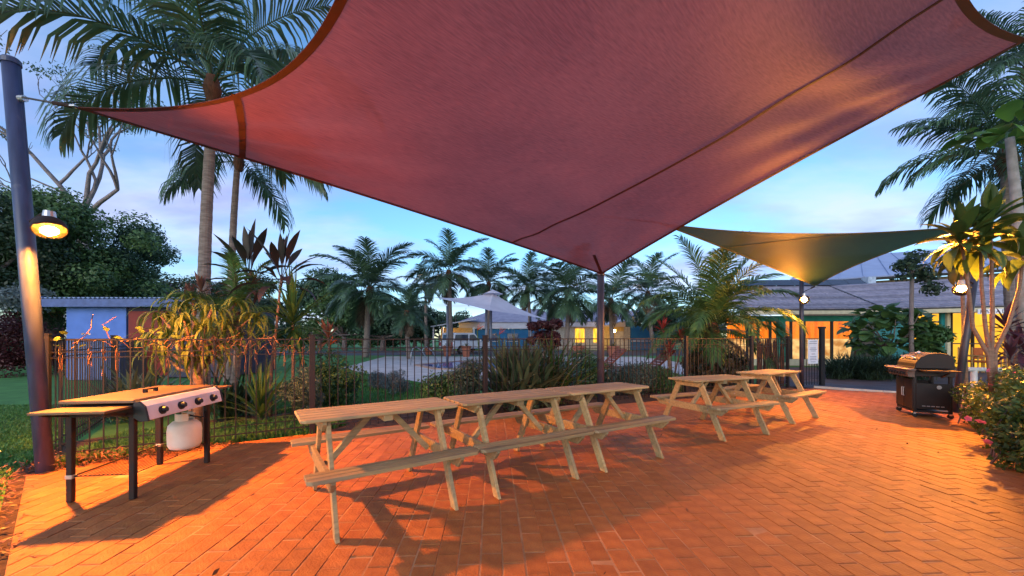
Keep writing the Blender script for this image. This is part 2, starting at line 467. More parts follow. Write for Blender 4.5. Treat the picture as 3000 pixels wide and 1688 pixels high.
ang = math.atan2(-60, F)
ca, sa = math.cos(-ang), math.sin(-ang)
def b2w(a, b): return (a * ca + b * (-sa), a * sa + b * ca)
rng = np.random.default_rng(3)
full, cut = [], MB()
for i in range(-60, 110):
    wob = rng.normal(0, .0025)
    for j in range(-20, 62):
        a0, b0 = i * BW + wob, (j + (.5 if i % 2 else 0)) * BL + rng.normal(0, .003)
        x, y = b2w(a0, b0)
        if not (-6 < x < 11 and -1.5 < y < 11): continue
        hw, hl = (BW - GAP) / 2 + rng.normal(0, .001), (BL - GAP) / 2 + rng.normal(0, .0012)
        poly = [b2w(a0 + p, b0 + q) for p, q in ((-hw, -hl), (-hw, hl), (hw, hl), (hw, -hl))]
        cp = clip_convex(poly, PATIO)
        if len(cp) < 3 or area(cp) < .0015: continue
        inview = y > .8 and abs(x) / y < 1.4 and CH / y * F + HZ < 1700
        full.append(((0 if (inview and area(cp) > .98 * area(poly)) else 1, math.hypot(x, y)), x, y, cp))
full.sort(key=lambda t: t[0])
vs, fs = brick_poly([b2w(p, q) for p, q in ((-(BW - GAP) / 2, -(BL - GAP) / 2), (-(BW - GAP) / 2, (BL - GAP) / 2), ((BW - GAP) / 2, (BL - GAP) / 2), ((BW - GAP) / 2, -(BL - GAP) / 2))])
brick_me = MB().add(vs, fs).mesh('brick', BRICK_O)
for n_, (key, x, y, cp) in enumerate(full):
    if n_ < 300 and key[0] == 0:
        link('brick', brick_me, patio, (x, y, rng.normal(0, .0012)), (rng.normal(0, .006), rng.normal(0, .006), rng.normal(0, .008)))
    else:
        vs, fs = brick_poly(cp); dz = rng.normal(0, .0012)
        cut.add([(p[0], p[1], p[2] + dz) for p in vs], fs)
o = cut.build('brick_field', BRICK, patio); o['kind'] = 'stuff'

# soil bed behind the patio under the fence and the planting
structure(sheet('garden_bed', [(-4.9, 3.6), (-5.6, 4.9), (-4.6, 6.6), (-1.6, 8.2), (1.6, 9.6), (5.2, 10.8), (7.3, 11.0), (7.9, 10.1), (1.8, 7.2), (-2.6, 5.0), (-4.5, 3.7)], -.02, MULCH), 'dark mulch bed under the planting along the fence')
structure(sheet('soil_strip', [(-4.62, 3.67), (-2.72, 2.1), (.9, -1.0), (.8, -1.1), (-2.8, 2.03), (-4.7, 3.6)], -.022, MULCH), 'bare soil strip along the left edge of the patio')
# driveway and path to the reception building
structure(sheet('driveway', [(7.4, 10.0), (10.1, 8.5), (13.5, 10.5), (30, 15.0), (30, 17.3), (11.2, 17.3), (8.6, 13.0)], -.02, ASPH), 'grey driveway with worn reddish patches before the reception')
KERB = M('kerb_concrete', (.62, .55, .46), (.45, .4, .33), rough=.85)
k = MB()
kp = [(7.95, 10.15), (8.35, 9.75), (8.9, 9.25), (9.5, 8.95), (10.2, 8.62)]
for i in range(len(kp) - 1): k.bar((*kp[i], .01), (*kp[i + 1], .01), .09, .05)
structure(k.build('kerb', KERB), 'pale curved concrete kerb between patio and driveway')
# pool deck, pool, road behind
structure(sheet('pool_deck', [(-7.4, 16.5), (-1.9, 10.6), (2.0, 11.6), (9.0, 15.5), (9.0, 27.0), (-9.0, 27.5)], -.018, CONC), 'pale concrete deck round the swimming pool')
pool = [(-4.6, 18.6), (-3.2, 16.2), (.5, 15.9), (4.4, 16.6), (5.2, 19.6), (2.0, 22.0), (-3.0, 21.6)]
structure(sheet('pool_water', pool, -.008, WATER), 'blue water of the swimming pool')
COPE = M('pool_coping', (.45, .28, .2), (.35, .22, .16), rough=.7)
k = MB()
for i in range(len(pool)): k.bar((*pool[i], .0), (*pool[(i + 1) % len(pool)], .0), .28, .05)
structure(k.build('pool_coping', COPE), 'brown coping round the swimming pool')
structure(sheet('road', [(-40, 29.5), (14, 28.5), (40, 34), (40, 41), (-40, 40)], -.022, ROAD), 'asphalt road behind the pool garden')

# ------------------------------------------------------------------ picnic tables
TL, TW, TH, BH = 1.185, .51, .735, .43          # length, top width, top height, bench height
def chamfer_plank(x0, x1, y0, y1, z0, z1, cl, ch, c=.03):
    """board along X whose y0 / y1 corners can be cut off"""
    poly = []
    poly += [(x0 + c, y0), (x1 - c, y0)] if cl else [(x0, y0), (x1, y0)]
    if cl: poly.append((x1, y0 + c))
    if ch: poly += [(x1, y1 - c), (x1 - c, y1), (x0 + c, y1), (x0, y1 - c)]
    else: poly += [(x1, y1), (x0, y1)]
    if cl: poly.append((x0, y0 + c))
    return MB().prism(poly, z0, z1)
def picnic_table(label):
    t = thing('picnic_table', label, 'picnic table', group='picnic tables on the brick patio')
    n = 5; w = TW / n
    for i in range(n):
        y0 = -TW / 2 + i * w + .007; y1 = y0 + w - .014
        chamfer_plank(-TL / 2, TL / 2, y0, y1, TH - .024, TH, i == 0, i == n - 1).build('top_plank', WOOD, t, bevel=.005)
    for s in (-1, 1):
        for i in range(3):
            w3 = .062; a = s * (.42 + i * w3 + .004); b = s * (.42 + (i + 1) * w3 - .004)
            y0, y1 = min(a, b), max(a, b)
            chamfer_plank(-TL / 2, TL / 2, y0, y1, BH - .026, BH, s < 0 and i == 2, s > 0 and i == 2).build('bench_plank', WOOD, t, bevel=.002)
    for e in (-1, 1):
        x = e * .415
        # legs lean from wide feet to the underside of the top; beams bolted on their outer face
        for s in (-1, 1):
            p, q = Vector((x, s * .515, 0)), Vector((x, s * .165, TH - .03))
            d = (q - p); up = Vector((0, 1, 0))
            u = Vector((0, d.z, -d.y)).normalized()
            h = .072
            pts = [p + Vector((0, -.042, 0)), p + Vector((0, .042, 0)), q + Vector((0, .042, 0)), q + Vector((0, -.042, 0))]
            MB().extrude([(v.y, v.z) for v in pts], lambda c, tt: (tt, c[0], c[1]), x - .014, x + .014).build('leg', WOOD, t, bevel=.002)
        xb = x + e * .029
        def beam(half, z0, z1, c, nm):
            MB().extrude([(-half, z1), (-half, z1 - .02), (-half + c, z0), (half - c, z0), (half, z1 - .02), (half, z1)], lambda p, tt: (tt, p[0], p[1]), xb - .014, xb + .014).build(nm, WOOD, t, bevel=.002)
        beam(.235, TH - .024 - .075, TH - .025, .05, 'top_beam')
        beam(.590, BH - .026 - .09, BH - .027, .07, 'seat_beam')
        MB().bar((x - e * .016, 0, BH - .085), (e * .08, 0, TH - .045), .045, .045).build('brace', WOOD, t, bevel=.002)
        for s in (-1, 1):
            MB().tube([(xb + e * .014, s * .325, BH - .07), (xb + e * .022, s * .325, BH - .07)], .009, 6).build('bolt', STEEL, t)
    MB().box((0, 0, TH - .025 - .0225), (.07, TW - .06, .045)).build('cleat', WOOD, t, bevel=.002)
    return t
tables = [((-1.066, 3.125), .594, 'nearest pine picnic table at the left end of the row of three'),
          ((-.035, 3.787), .552, 'middle pine picnic table of the row of three pushed end to end'),
          ((.985, 4.405), .542, 'third pine picnic table of the row, in front of the dark central sail pole'),
          ((2.842, 5.498), .401, 'pine picnic table standing alone behind the row of three'),
          ((4.319, 6.482), .56, 'farthest pine picnic table, beside the lamp pole and gate')]
proto = picnic_table(tables[0][2])
for i, ((x, y), rz, lab) in enumerate(tables):
    o = proto if i == 0 else copy_tree(proto)
    o['label'] = lab; o.location = (x, y, .003); o.rotation_euler = (0, 0, rz)

# ------------------------------------------------------------------ flat-plate barbecue with gas bottle
def flat_barbecue():
    t = thing('flat_barbecue', 'flat top gas barbecue with brown lid, two side shelves and four knobs', 'barbecue', (-3.33, 3.53, .003), math.radians(7.5))
    # local: Y long axis (away from camera), X to the control panel side
    LX, LY, ZT = .22, .455, .80
    for sx in (-1, 1):
        for sy in (-1, 1):
            MB().box((sx * LX, sy * LY, .36), (.042, .038, .72)).build('leg', STEEL_DARK, t, bevel=.004)
    MB().box((0, 0, .715), (.5, .98, .09)).build('burner_box', STEEL_DARK, t, bevel=.004)
    lid = MB().box((-.005, 0, .79), (.53, 1.0, .028)).build('lid', HOTPLATE, t, bevel=.006)
    h = MB(); 
    for s in (-1, 1): h.box((.02, s * .06, .82), (.03, .02, .035))
    h.box((.02, 0, .832), (.014, .12, .012))
    h.build('handle', STEEL_DARK, lid)
    for s, nm in ((-1, 'side_shelf'), (1, 'side_shelf')):
        sh = MB().box((-.01, s * (.60 if s < 0 else .68), .745), (.50, .26 if s < 0 else .36, .02)).build(nm, HOTPLATE, t, bevel=.004)
        MB().bar((-.2, s * .5, .69), (-.2, s * .7, .73), .02, .02).build('bracket', STEEL_DARK, sh)
        MB().bar((.2, s * .5, .69), (.2, s * .7, .73), .02, .02).build('bracket', STEEL_DARK, sh)
    pan = MB().extrude([(.27, .785), (.285, .785), (.33, .745), (.355, .635), (.33, .63), (.262, .74)], lambda p, tt: (p[0], tt, p[1]), -.475, .475).build('control_panel', PANEL, t, bevel=.004)
    for s in (-1, 1):
        MB().extrude([(.252, .79), (.29, .79), (.335, .748), (.362, .628), (.30, .625), (.252, .66)], lambda p, tt: (p[0], tt, p[1]), s * .478, s * .498).build('end_cap', BLACK, t, bevel=.003)
    for i in range(4):
        y = -.33 + i * .22
        n = Vector((.97, 0, .22)).normalized(); c = Vector((.343, y, .69))
        kb = MB().tube([c, c + n * .012], .036, 14).build('knob', BLACK, pan)
        MB().tube([c + n * .012, c + n * .04], [.026, .022], 12).build('grip', BLACK, kb)
    rk = MB()
    rk.tube([(-LX, -LY, .2), (LX, -LY, .2), (LX, LY, .2), (-LX, LY, .2), (-LX, -LY, .2)], .005, 5)
    rack = rk.build('lower_rack', STEEL_DARK, t)
    me = MB().tube([(0, -LY, .2), (0, LY, .2)], .003, 4).mesh('wire', STEEL_DARK)
    for i in range(13): link('wire', me, rack, (-LX + .03 + i * .03166, 0, .004))
    tape = M('tape', (.5, .42, .33), rough=.6)
    MB().box((-LX, -LY, .2), (.05, .046, .03)).build('strap', tape, t, bevel=.003)
    MB().box((-LX, LY, .2), (.05, .046, .03)).build('strap', tape, t, bevel=.003)
    return t
bq = flat_barbecue()
def gas_bottle():
    t = thing('gas_bottle', 'cream white gas bottle standing on the rack under the flat barbecue', 'gas bottle', (-3.25, 3.83, .207))
    t.scale = (.86, .86, .9)
    prof = [(.10, 0), (.135, .012), (.155, .05), (.158, .12), (.158, .2), (.15, .26), (.11, .30), (.05, .318)]
    MB().lathe(prof, seg=28).build('tank', BOTTLE, t, smooth=True)
    for a0, a1 in ((.4, 2.6), (3.6, 5.8)):
        n = 8; c = MB()
        for i in range(n):
            a, b = a0 + (a1 - a0) * i / n, a0 + (a1 - a0) * (i + 1) / n
            c.bar((.085 * math.cos(a), .085 * math.sin(a), .345), (.085 * math.cos(b), .085 * math.sin(b), .345), .006, .08)
        c.build('collar', BOTTLE, t)
    v = MB().tube([(0, 0, .31), (0, 0, .385)], .018, 10).tube([(0, 0, .36), (.06, 0, .36)], .014, 8).build('valve', BRASS, t)
    hs = [Vector((.06, 0, .36))] + [Vector((.06 + .05 * math.sin(i), .05 + .05 * i, .36 + .03 * i - .1 * math.sin(i * .8))) for i in range(1, 5)]
    MB().tube(hs, .009, 6).build('hose', BLACK, t, smooth=True)
gas_bottle()

# ------------------------------------------------------------------ hooded barbecue
def hooded_barbecue():
    t = thing('hooded_barbecue', 'dark hooded gas barbecue on castors beside the flowering hedge', 'barbecue', (6.93, 6.5, .003), math.radians(-27))
    # local: front toward -X, width along Y
    HM = M('hood_enamel', (.02, .013, .011), (.012, .009, .008), rough=.55, spec=.25, scale=3)
    CB = M('cart_black', (.018, .014, .013), (.011, .009, .009), rough=.45, spec=.35)
    TR = M('trim_grey', (.13, .10, .08), (.09, .07, .06), rough=.5, spec=.3)
    D, W = .46, .62
    for sx in (-1, 1):
        for sy in (-1, 1):
            MB().box((sx * (D / 2 - .02), sy * (W / 2 - .02), .40), (.04, .04, .64)).build('post', CB, t, bevel=.003)
            w = MB().tube([(sx * (D / 2 - .02), sy * (W / 2 - .02) - .014, .04), (sx * (D / 2 - .02), sy * (W / 2 - .02) + .014, .04)], .038, 14).build('castor', BLACK, t)
            MB().box((sx * (D / 2 - .02), sy * (W / 2 - .02), .068), (.03, .04, .03)).build('fork', STEEL, w)
    for sy in (-1, 1):
        d = MB().box((-D / 2 - .002, sy * W / 4, .37), (.02, W / 2 - .012, .48)).build('cart_door', CB, t, bevel=.004)
        MB().tube([(-D / 2 - .03, sy * .03, .32), (-D / 2 - .03, sy * .03, .46)], .006, 6).tube([(-D / 2 - .03, sy * .03, .46), (-D / 2 - .005, sy * .03, .46)], .006, 6).tube([(-D / 2 - .03, sy * .03, .32), (-D / 2 - .005, sy * .03, .32)], .006, 6).build('handle', STEEL, d)
        s = MB().box((0, sy * (W / 2 + .004), .35), (D - .06, .014, .42)).build('side_panel', CB, t, bevel=.003)
        if sy < 0:
            MB().tube([(.07, -(W / 2 + .008), .5), (.07, -(W / 2 + .016), .5)], .03, 16).build('badge', STEEL, s)
            for i in range(5): MB().box((-.11 + i * .055, -(W / 2 + .012), .19), (.04, .006, .014)).build('vent_slot', STEEL, s)
    MB().box((0, 0, .10), (D, W, .03)).build('base_shelf', CB, t, bevel=.003)
    fire = MB().box((.01, 0, .73), (D + .02, W + .06, .12)).build('firebox', CB, t, bevel=.006)
    pan = MB().extrude([(-D / 2 - .06, .79), (-D / 2 - .1, .765), (-D / 2 - .085, .66), (-D / 2 + .0, .655), (-D / 2 + .0, .79)], lambda p, tt: (p[0], tt, p[1]), -W / 2 - .06, W / 2 + .06).build('control_panel', TR, t, bevel=.004)
    MB().extrude([(-D / 2 - .06, .80), (-D / 2 - .115, .79), (-D / 2 - .115, .765), (-D / 2 - .02, .765), (-D / 2 - .02, .80)], lambda p, tt: (p[0], tt, p[1]), -W / 2 - .16, W / 2 + .18).build('front_rail', TR, t, bevel=.006)
    for i in range(6):
        y = -.27 + i * .108
        MB().tube([(-D / 2 - .085, y, .712), (-D / 2 - .13, y, .712)], [.026, .02], 12).build('knob', BLACK, pan)
    hood_p = [(-D / 2 + .0, .80)]
    for i in range(9):
        a = PI - (i / 8) * (PI * .62)
        hood_p.append((.06 + math.cos(a) * (D / 2 + .05), .82 + math.sin(a) * .235))
    hood_p += [(D / 2 + .0, .98), (D / 2 + .02, .80)]
    hood = MB().extrude(hood_p, lambda p, tt: (p[0], tt, p[1]), -W / 2 - .03, W / 2 + .03).build('hood', HM, t, bevel=.008)
    a = PI * .80
    hx, hz = .06 + math.cos(a) * (D / 2 + .05), .82 + math.sin(a) * .235
    MB().tube([(hx, -.2, hz), (hx - .045, -.2, hz + .03), (hx - .045, .2, hz + .03), (hx, .2, hz)], .011, 8).build('hood_handle', STEEL, hood)
    MB().tube([(-.06, 0, 1.035), (-.075, 0, 1.06)], .035, 16).build('thermometer', STEEL, hood)
    for sy in (-1, 1):
        sh = MB().box((.0, sy * (W / 2 + .03 + .16), .775), (D * .86, .32, .025)).build('side_shelf', TR if sy > 0 else STEEL_DARK, t, bevel=.005)
        MB().bar((.1, sy * (W / 2), .66), (.1, sy * (W / 2 + .24), .76), .02, .02).build('bracket', CB, sh)
    MB().tube([(.2, -.26, .66), (.25, -.33, .45), (.27, -.36, .2), (.36, -.38, .03), (.55, -.42, .02)], .01, 6).build('hose', BLACK, t, smooth=True)
hooded_barbecue()

# ------------------------------------------------------------------ shade sails, poles, lamps
def curve_pt(P, Q, bow, t): return P.lerp(Q, t) + bow * (4 * t * (1 - t))
class Sail:
    """four-cornered tensioned cloth, edges bowed inward (Coons patch); s runs A-B, t runs A-D"""
    def __init__(s, A, B, C, D, bAB, bDC, bAD, bBC, fold=0):
        s.fold = fold
        s.A, s.B, s.C, s.D = map(Vector, (A, B, C, D)); s.b = [Vector(x) for x in (bAB, bDC, bAD, bBC)]
    def pt(s, u, v):
        e0 = curve_pt(s.A, s.B, s.b[0], u); e1 = curve_pt(s.D, s.C, s.b[1], u)
        f0 = curve_pt(s.A, s.D, s.b[2], v); f1 = curve_pt(s.B, s.C, s.b[3], v)
        bil = (s.A * (1 - u) + s.B * u) * (1 - v) + (s.D * (1 - u) + s.C * u) * v
        p = e0 * (1 - v) + e1 * v + f0 * (1 - u) + f1 * u - bil
        if s.fold:   # slack ripples, and tension wrinkles fanning out of each corner
            p.z += s.fold * math.sin(u * 9 + v * 4) * math.sin(PI * u) * math.sin(PI * v)
            for cu, cv in ((0, 0), (1, 0), (1, 1), (0, 1)):
                du_, dv_ = abs(u - cu), abs(v - cv); rr = math.hypot(du_, dv_)
                p.z += s.fold * .9 * math.sin(13 * math.atan2(dv_, du_ + 1e-6)) * math.exp(-((rr - .25) / .16) ** 2) * min(1, du_ * 12) * min(1, dv_ * 12)
        return p
    def cloth(s, name, mat, parent, n=48, drop=0.0):
        V, Q, UV = [], [], []
        for j in range(n + 1):
            for i in range(n + 1):
                u, v = i / n, j / n
                p = s.pt(u, v)
                V.append((p.x, p.y, p.z - drop)); UV.append((u * 6, v * 6))
        for j in range(n):
            for i in range(n):
                a = j * (n + 1) + i; Q.append((a, a + 1, a + n + 2, a + n + 1))
        me = mesh_np(name, V, Q, mat, True)
        uv = me.uv_layers.new(name='UVMap'); idx = np.zeros(len(me.loops), np.int32); me.loops.foreach_get('vertex_index', idx)
        uv.data.foreach_set('uv', np.array(UV, np.float32)[idx].ravel())
        return link(name, me, parent)
    def strip(s, name, mat, parent, path, width, drop=.006, n=40):
        """sewn band under the cloth along a path of (u,v) points"""
        pts = []
        m = len(path) - 1
        for i in range(n + 1):
            x = i / n * m; k = min(int(x), m - 1); f = x - k
            u = path[k][0] * (1 - f) + path[k + 1][0] * f; v = path[k][1] * (1 - f) + path[k + 1][1] * f
            pts.append((u, v))
        P = [s.pt(u, v) for u, v in pts]
        mb = MB()
        vs, fs = [], []
        for i, p in enumerate(P):
            t = (P[min(i + 1, n)] - P[max(i - 1, 0)]).normalized()
            u, v = pts[i]; e = .004
            du = s.pt(min(1, u + e), v) - s.pt(max(0, u - e), v); dv = s.pt(u, min(1, v + e)) - s.pt(u, max(0, v - e))
            nr = du.cross(dv).normalized()
            if nr.z > 0: nr = -nr
            sd = nr.cross(t).normalized()
            for a, b in ((-1, 0), (1, 0), (1, 1), (-1, 1)):
                vs.append(p + sd * a * width / 2 + nr * (drop + b * .004))
        for i in range(n):
            for k in range(4):
                k2 = (k + 1) % 4; fs.append((i * 4 + k, i * 4 + k2, i * 4 + 4 + k2, i * 4 + 4 + k))
        mb.add(vs, fs)
        return mb.build(name, mat, parent)
RED = CLOTH('red_shade_cloth', (.40, .088, .078), (.23, .042, .04), .48, .012, 8)
RED_H = M('red_hem', (.085, .014, .012), (.065, .010, .010), rough=.6)
GRN = CLOTH('green_shade_cloth', (.018, .055, .02), (.010, .034, .013), .3, .01, 7)
GRN_H = M('green_hem', (.06, .07, .03), rough=.6)

rs = Sail((-4.22, 3.72, 3.53), (1.72, 7.38, 2.52), (4.31, 3.22, 3.80), (.3, -1.0, 2.7),
          (.05, -.12, .0), (-.4, .5, 0), (.80, .90, -.05), (-.1, -.05, 0), fold=.018)
t = thing('red_shade_sail', 'large red shade sail stretched over the brick patio', 'shade sail')
rs.cloth('cloth', RED, t, n=90)
for path in (((0, .004), (1, .004)), ((0, .996), (1, .996)), ((.004, 0), (.004, 1)), ((.996, 0), (.996, 1))):
    rs.strip('hem', RED_H, t, path, .05)
rs.strip('seam', RED_H, t, ((.70, 0), (.70, 1)), .035)
rs.strip('corner_band', RED_H, t, ((.19, .005), (.0, .30)), .06)
rs.strip('corner_band', RED_H, t, ((.90, .10), (1, .0)), .05)
def rigging(t, p, q):
    """turnbuckle and cable from a sail corner p to a pole eye q"""
    p, q = Vector(p), Vector(q)
    c = MB().tube([p, q], .009, 6).build('cable', CABLE, t)
    MB().tube([p.lerp(q, .05), p.lerp(q, .4)], .02, 8).build('turnbuckle', STEEL_DARK, c)
    MB().box(p, (.05, .05, .012)).build('corner_plate', STEEL, t)
rigging(t, (-4.22, 3.72, 3.53), (-4.72, 3.72, 3.62))
rigging(t, (1.72, 7.38, 2.52), (1.74, 7.46, 2.50))
rigging(t, (4.31, 3.22, 3.80), (5.18, 3.08, 3.9))
rigging(t, (.3, -1.0, 2.7), (.2, -1.6, 2.7))

gs = Sail((3.05, 8.0, 3.72), (7.72, 9.9, 2.62), (9.9, 8.2, 3.78), (6.3, 5.9, 3.95), (.15, -.28, .1), (0, .9, 0), (0, .3, -.05), (-.35, -.1, .1))
gs = Sail((3.15, 8.3, 3.78), (7.75, 9.85, 2.62), (10.0, 8.3, 3.72), (6.5, 8.55, 3.62), (-.1, .12, .12), (0, .12, -.02), (0, .12, -.02), (-.28, -.05, .05))
t = thing('green_shade_sail', 'olive green shade sail above the gate and the lamp pole', 'shade sail')
gs.cloth('cloth', GRN, t, n=36)
for path in (((0, .006), (1, .006)), ((0, .994), (1, .994)), ((.006, 0), (.006, 1)), ((.994, 0), (.994, 1))):
    gs.strip('hem', GRN_H, t, path, .04)
gs.strip('seam', GRN_H, t, ((.42, 0), (.42, 1)), .02)
rigging(t, (7.75, 9.85, 2.62), (7.58, 10.02, 2.5))
rigging(t, (10.0, 8.3, 3.72), (11.6, 8.4, 3.9))
rigging(t, (3.15, 8.3, 3.78), (1.9, 8.4, 3.95))

def pole(name, label, base, top, r, mat, cap=True, group='steel poles of the shade sails', scuffs=False):
    t = thing(name, label, 'pole', base, group=group)
    b, q = Vector((0, 0, -.05)), Vector(top) - Vector(base)
    MB().tube([b, b.lerp(q, .5), q], r, 24).build('shaft', mat, t, smooth=False)
    t.children[0].data.polygons.foreach_set('use_smooth', [len(p.vertices) == 4 for p in t.children[0].data.polygons])
    d = (q - b).normalized()
    if cap: MB().tube([q - d * .03, q + d * .012, q + d * .03], [r * 1.12, r * 1.12, r * .9], 24).build('cap', mat, t)
    MB().box((0, 0, .004), (r * 2.5, r * 2.5, .008)).build('base_plate', STEEL_DARK, t, bevel=.002)
    return t
pA = pole('sail_pole', 'thick navy steel pole at the left edge, leaning outward', (-4.52, 3.74, 0), (-4.86, 3.74, 3.98), .063, POLE_M)
MB().tube([(-.26, -.0, 3.62), (-.20, 0, 3.62)], .03, 10).build('eye_plate', STEEL, pA)
pB = pole('sail_pole', 'dark steel pole behind the third table carrying the low corner of the red sail', (1.735, 7.55, 0), (1.735, 7.55, 2.55), .068, POLE_D)
pC = pole('sail_pole', 'dark steel pole beside the gate sign under the green sail', (7.55, 10.05, 0), (7.58, 10.1, 3.0), .05, POLE_D)
pD = pole('sail_pole', 'leaning dark steel pole behind the hooded barbecue', (7.75, 6.75, 0), (8.25, 6.82, 2.9), .052, POLE_D)
pE = pole('sail_pole', 'steel pole off to the right holding the high sail corner', (5.15, 3.05, 0), (5.3, 3.05, 4.2), .06, POLE_D)

LAMP_COL = (1.0, .31, .028)
def lamp(name, label, pos, mount, strength, r=.066, face=None):
    """bulb lamp on a bracket; the glowing bulb itself gives the light, a dish behind it keeps it off the pole"""
    t = thing(name, label, 'lamp', mount, group='orange lamps on the poles')
    p = Vector(pos) - Vector(mount); d = p.normalized()
    MB().tube([(0, 0, .06), (p.x * .6, p.y * .6, .10), (p.x, p.y, p.z + r * 2.2)], .014, 8).build('bracket', STEEL_DARK, t)
    MB().tube([p + Vector((0, 0, r * 2.4)), p + Vector((0, 0, r * .8))], [r * .6, r * .8], 14).build('socket', STEEL, t)
    if face:
        f = Vector(face).normalized(); R = f.to_track_quat('Z', 'X').to_matrix(); mb = MB(); ro, ri = r * 1.75, r * 1.66
        prof = [(math.radians(a_)) for a_ in range(76, 181, 8)] + [PI]
        mb.lathe([(ro * math.sin(x) + 1e-4, ro * math.cos(x)) for x in prof] + [(ri * math.sin(x) + 1e-4, ri * math.cos(x)) for x in prof[::-1]], (0, 0, 0), 22)
        mb.v = [tuple(p + R @ Vector(v)) for v in mb.v]
        mb.build('reflector', STEEL_DARK, t, smooth=True)
    bm = bmesh.new(); bmesh.ops.create_icosphere(bm, subdivisions=2, radius=r)
    me = bpy.data.meshes.new('bulb'); bm.to_mesh(me); bm.free()
    me.materials.append(EMIT('lamp_glow_%d' % int(strength), LAMP_COL, strength))
    me.polygons.foreach_set('use_smooth', [True] * len(me.polygons))
    link('bulb', me, t, p)
    return t
LS = 5600.0
lamp('pole_lamp', 'glowing orange lamp on the thick navy pole at the left', (-4.27, 3.56, 2.31), (-4.64, 3.72, 2.36), LS, face=(.45, -.3, -.95))
lamp('pole_lamp', 'glowing orange lamp on the leaning pole behind the hooded barbecue', (7.76, 6.66, 2.14), (8.1, 6.78, 2.2), LS * 1.05, face=(-.75, -.6, .25))
lamp('pole_lamp', 'glowing orange lamp on the pole beside the gate sign', (7.42, 9.80, 2.27), (7.55, 10.0, 2.3), LS * .5, face=(-.5, -.8, 0))

# ------------------------------------------------------------------ pool fence
bar_me = MB().box((0, 0, .66), (.0115, .0115, 1.24)).mesh('bar', FENCE_M)
bar_lo = MB().box((0, 0, .64), (.016, .016, 1.18)).mesh('bar', FENCE_M)
def fence(name, label, pts, group='dark metal pool fences', pitch=.105, posts=None, h=1.28, bars=True):
    t = thing(name, label, 'fence', (*pts[0], 0), group=group)
    o = Vector((*pts[0], 0))
    for i, p in enumerate(pts):
        if posts is None or i in posts:
            po = MB().box((0, 0, .66), (.07, .07, 1.34)).build('post', FENCE_M, t, loc=Vector((*p, 0)) - o, bevel=.003)
            a = pts[max(i - 1, 0)]; b = pts[min(i + 1, len(pts) - 1)]
            po.rotation_euler = (0, 0, math.atan2(b[1] - a[1], b[0] - a[0]))
            MB().box((0, 0, 1.337), (.078, .078, .014)).build('post_cap', FENCE_M, po)
    for i in range(len(pts) - 1):
        p, q = Vector((*pts[i], 0)) - o, Vector((*pts[i + 1], 0)) - o
        L = (q - p).length; az = math.atan2(q.y - p.y, q.x - p.x)
        for z, s in ((h, .018), (h - .13, .010), (h - .19, .010), (.20, .010), (.10, .014)):
            MB().bar(p + Vector((0, 0, z)), q + Vector((0, 0, z)), s, s).build('rail', FENCE_M, t)
        n = int(L / pitch)
        for k in range(1, n):
            link('bar', bar_me, t, p.lerp(q, k / n), (0, 0, az + random.uniform(-.05, .05)))
    return t
FP = [(-4.78, 3.95), (-2.72, 5.25), (-.45, 6.45), (1.62, 7.62), (3.86, 8.55), (5.62, 9.05)]
fence('pool_fence', 'long dark bar fence running behind the picnic tables', FP, posts=(0, 1, 2, 4, 5))
fence('pool_fence', 'dark bar fence running back from the navy pole toward the blue shed', [(-4.83, 4.05), (-6.5, 6.3), (-8.2, 8.6)], posts=(1, 2))
fence('pool_fence', 'short dark bar fence in front of the brown reed screen', [(5.72, 9.08), (7.25, 10.15)], posts=(1,))
gate = fence('pool_gate', 'narrow dark gate with tall latch post beside the lamp pole', [(7.75, 10.25), (8.42, 10.55)], posts=(), group='gates')
gate['category'] = 'gate'
MB().box((8.5 - 7.75, 10.58 - 10.25, .78), (.1, .1, 1.56)).build('latch_post', FENCE_M, gate, bevel=.004)
MB().box((8.5 - 7.75, 10.58 - 10.25, 1.58), (.13, .13, .05)).build('latch', BLACK, gate, bevel=.004)
SIGNW = M('sign_white', (.75, .76, .80), (.66, .67, .72), rough=.5)
t = thing('gate_sign', 'white notice board with small grey lettering hung on the gate', 'sign', (8.02, 10.28, 0))
bd = MB().box((0, 0, .93), (.34, .012, .64)).build('board', SIGNW, t, bevel=.002); 
for o_ in (bd,): pass
INK = M('sign_ink', (.30, .32, .40), rough=.6)
for i, (w, z) in enumerate(((.24, 1.2), (.26, 1.15), (.2, 1.03), (.24, .99), (.18, .95), (.12, .87), (.22, .8), (.2, .76), (.22, .72), (.16, .66))):
    MB().box((0, -.0085, z), (w, .003, .016)).build('line_of_text', INK, bd)
t.rotation_euler = (0, 0, .25)

# reed screen behind the fence and dry vine on it
REED = M('reed', (.20, .085, .045), (.10, .04, .025), rough=.8, scale=6, stretch=(8, 8, .6), objrand=.35)
t = thing('reed_screen', 'brown brushwood screen fixed behind the fence near the gate', 'screen', (6.0, 9.45, 0), math.atan2(.78, 1.2))
rng = np.random.default_rng(11)
me_r = [MB().tube([(0, 0, .05), (rng.normal(0, .01), rng.normal(0, .01), .6), (rng.normal(0, .02), 0, 1.15 + .05 * k)], [.012, .011, .007], 5).mesh('reed_stem', REED) for k in range(4)]
for k in range(62): link('reed_stem', me_r[k % 4], t, (k * .0235, rng.normal(0, .012), rng.uniform(-.02, .03)), (rng.normal(0, .02), rng.normal(0, .04), rng.uniform(0, 6)))
for z in (.35, .8): MB().bar((0, -.03, z), (1.45, -.03, z), .012, .012).build('wire', STEEL_DARK, t)

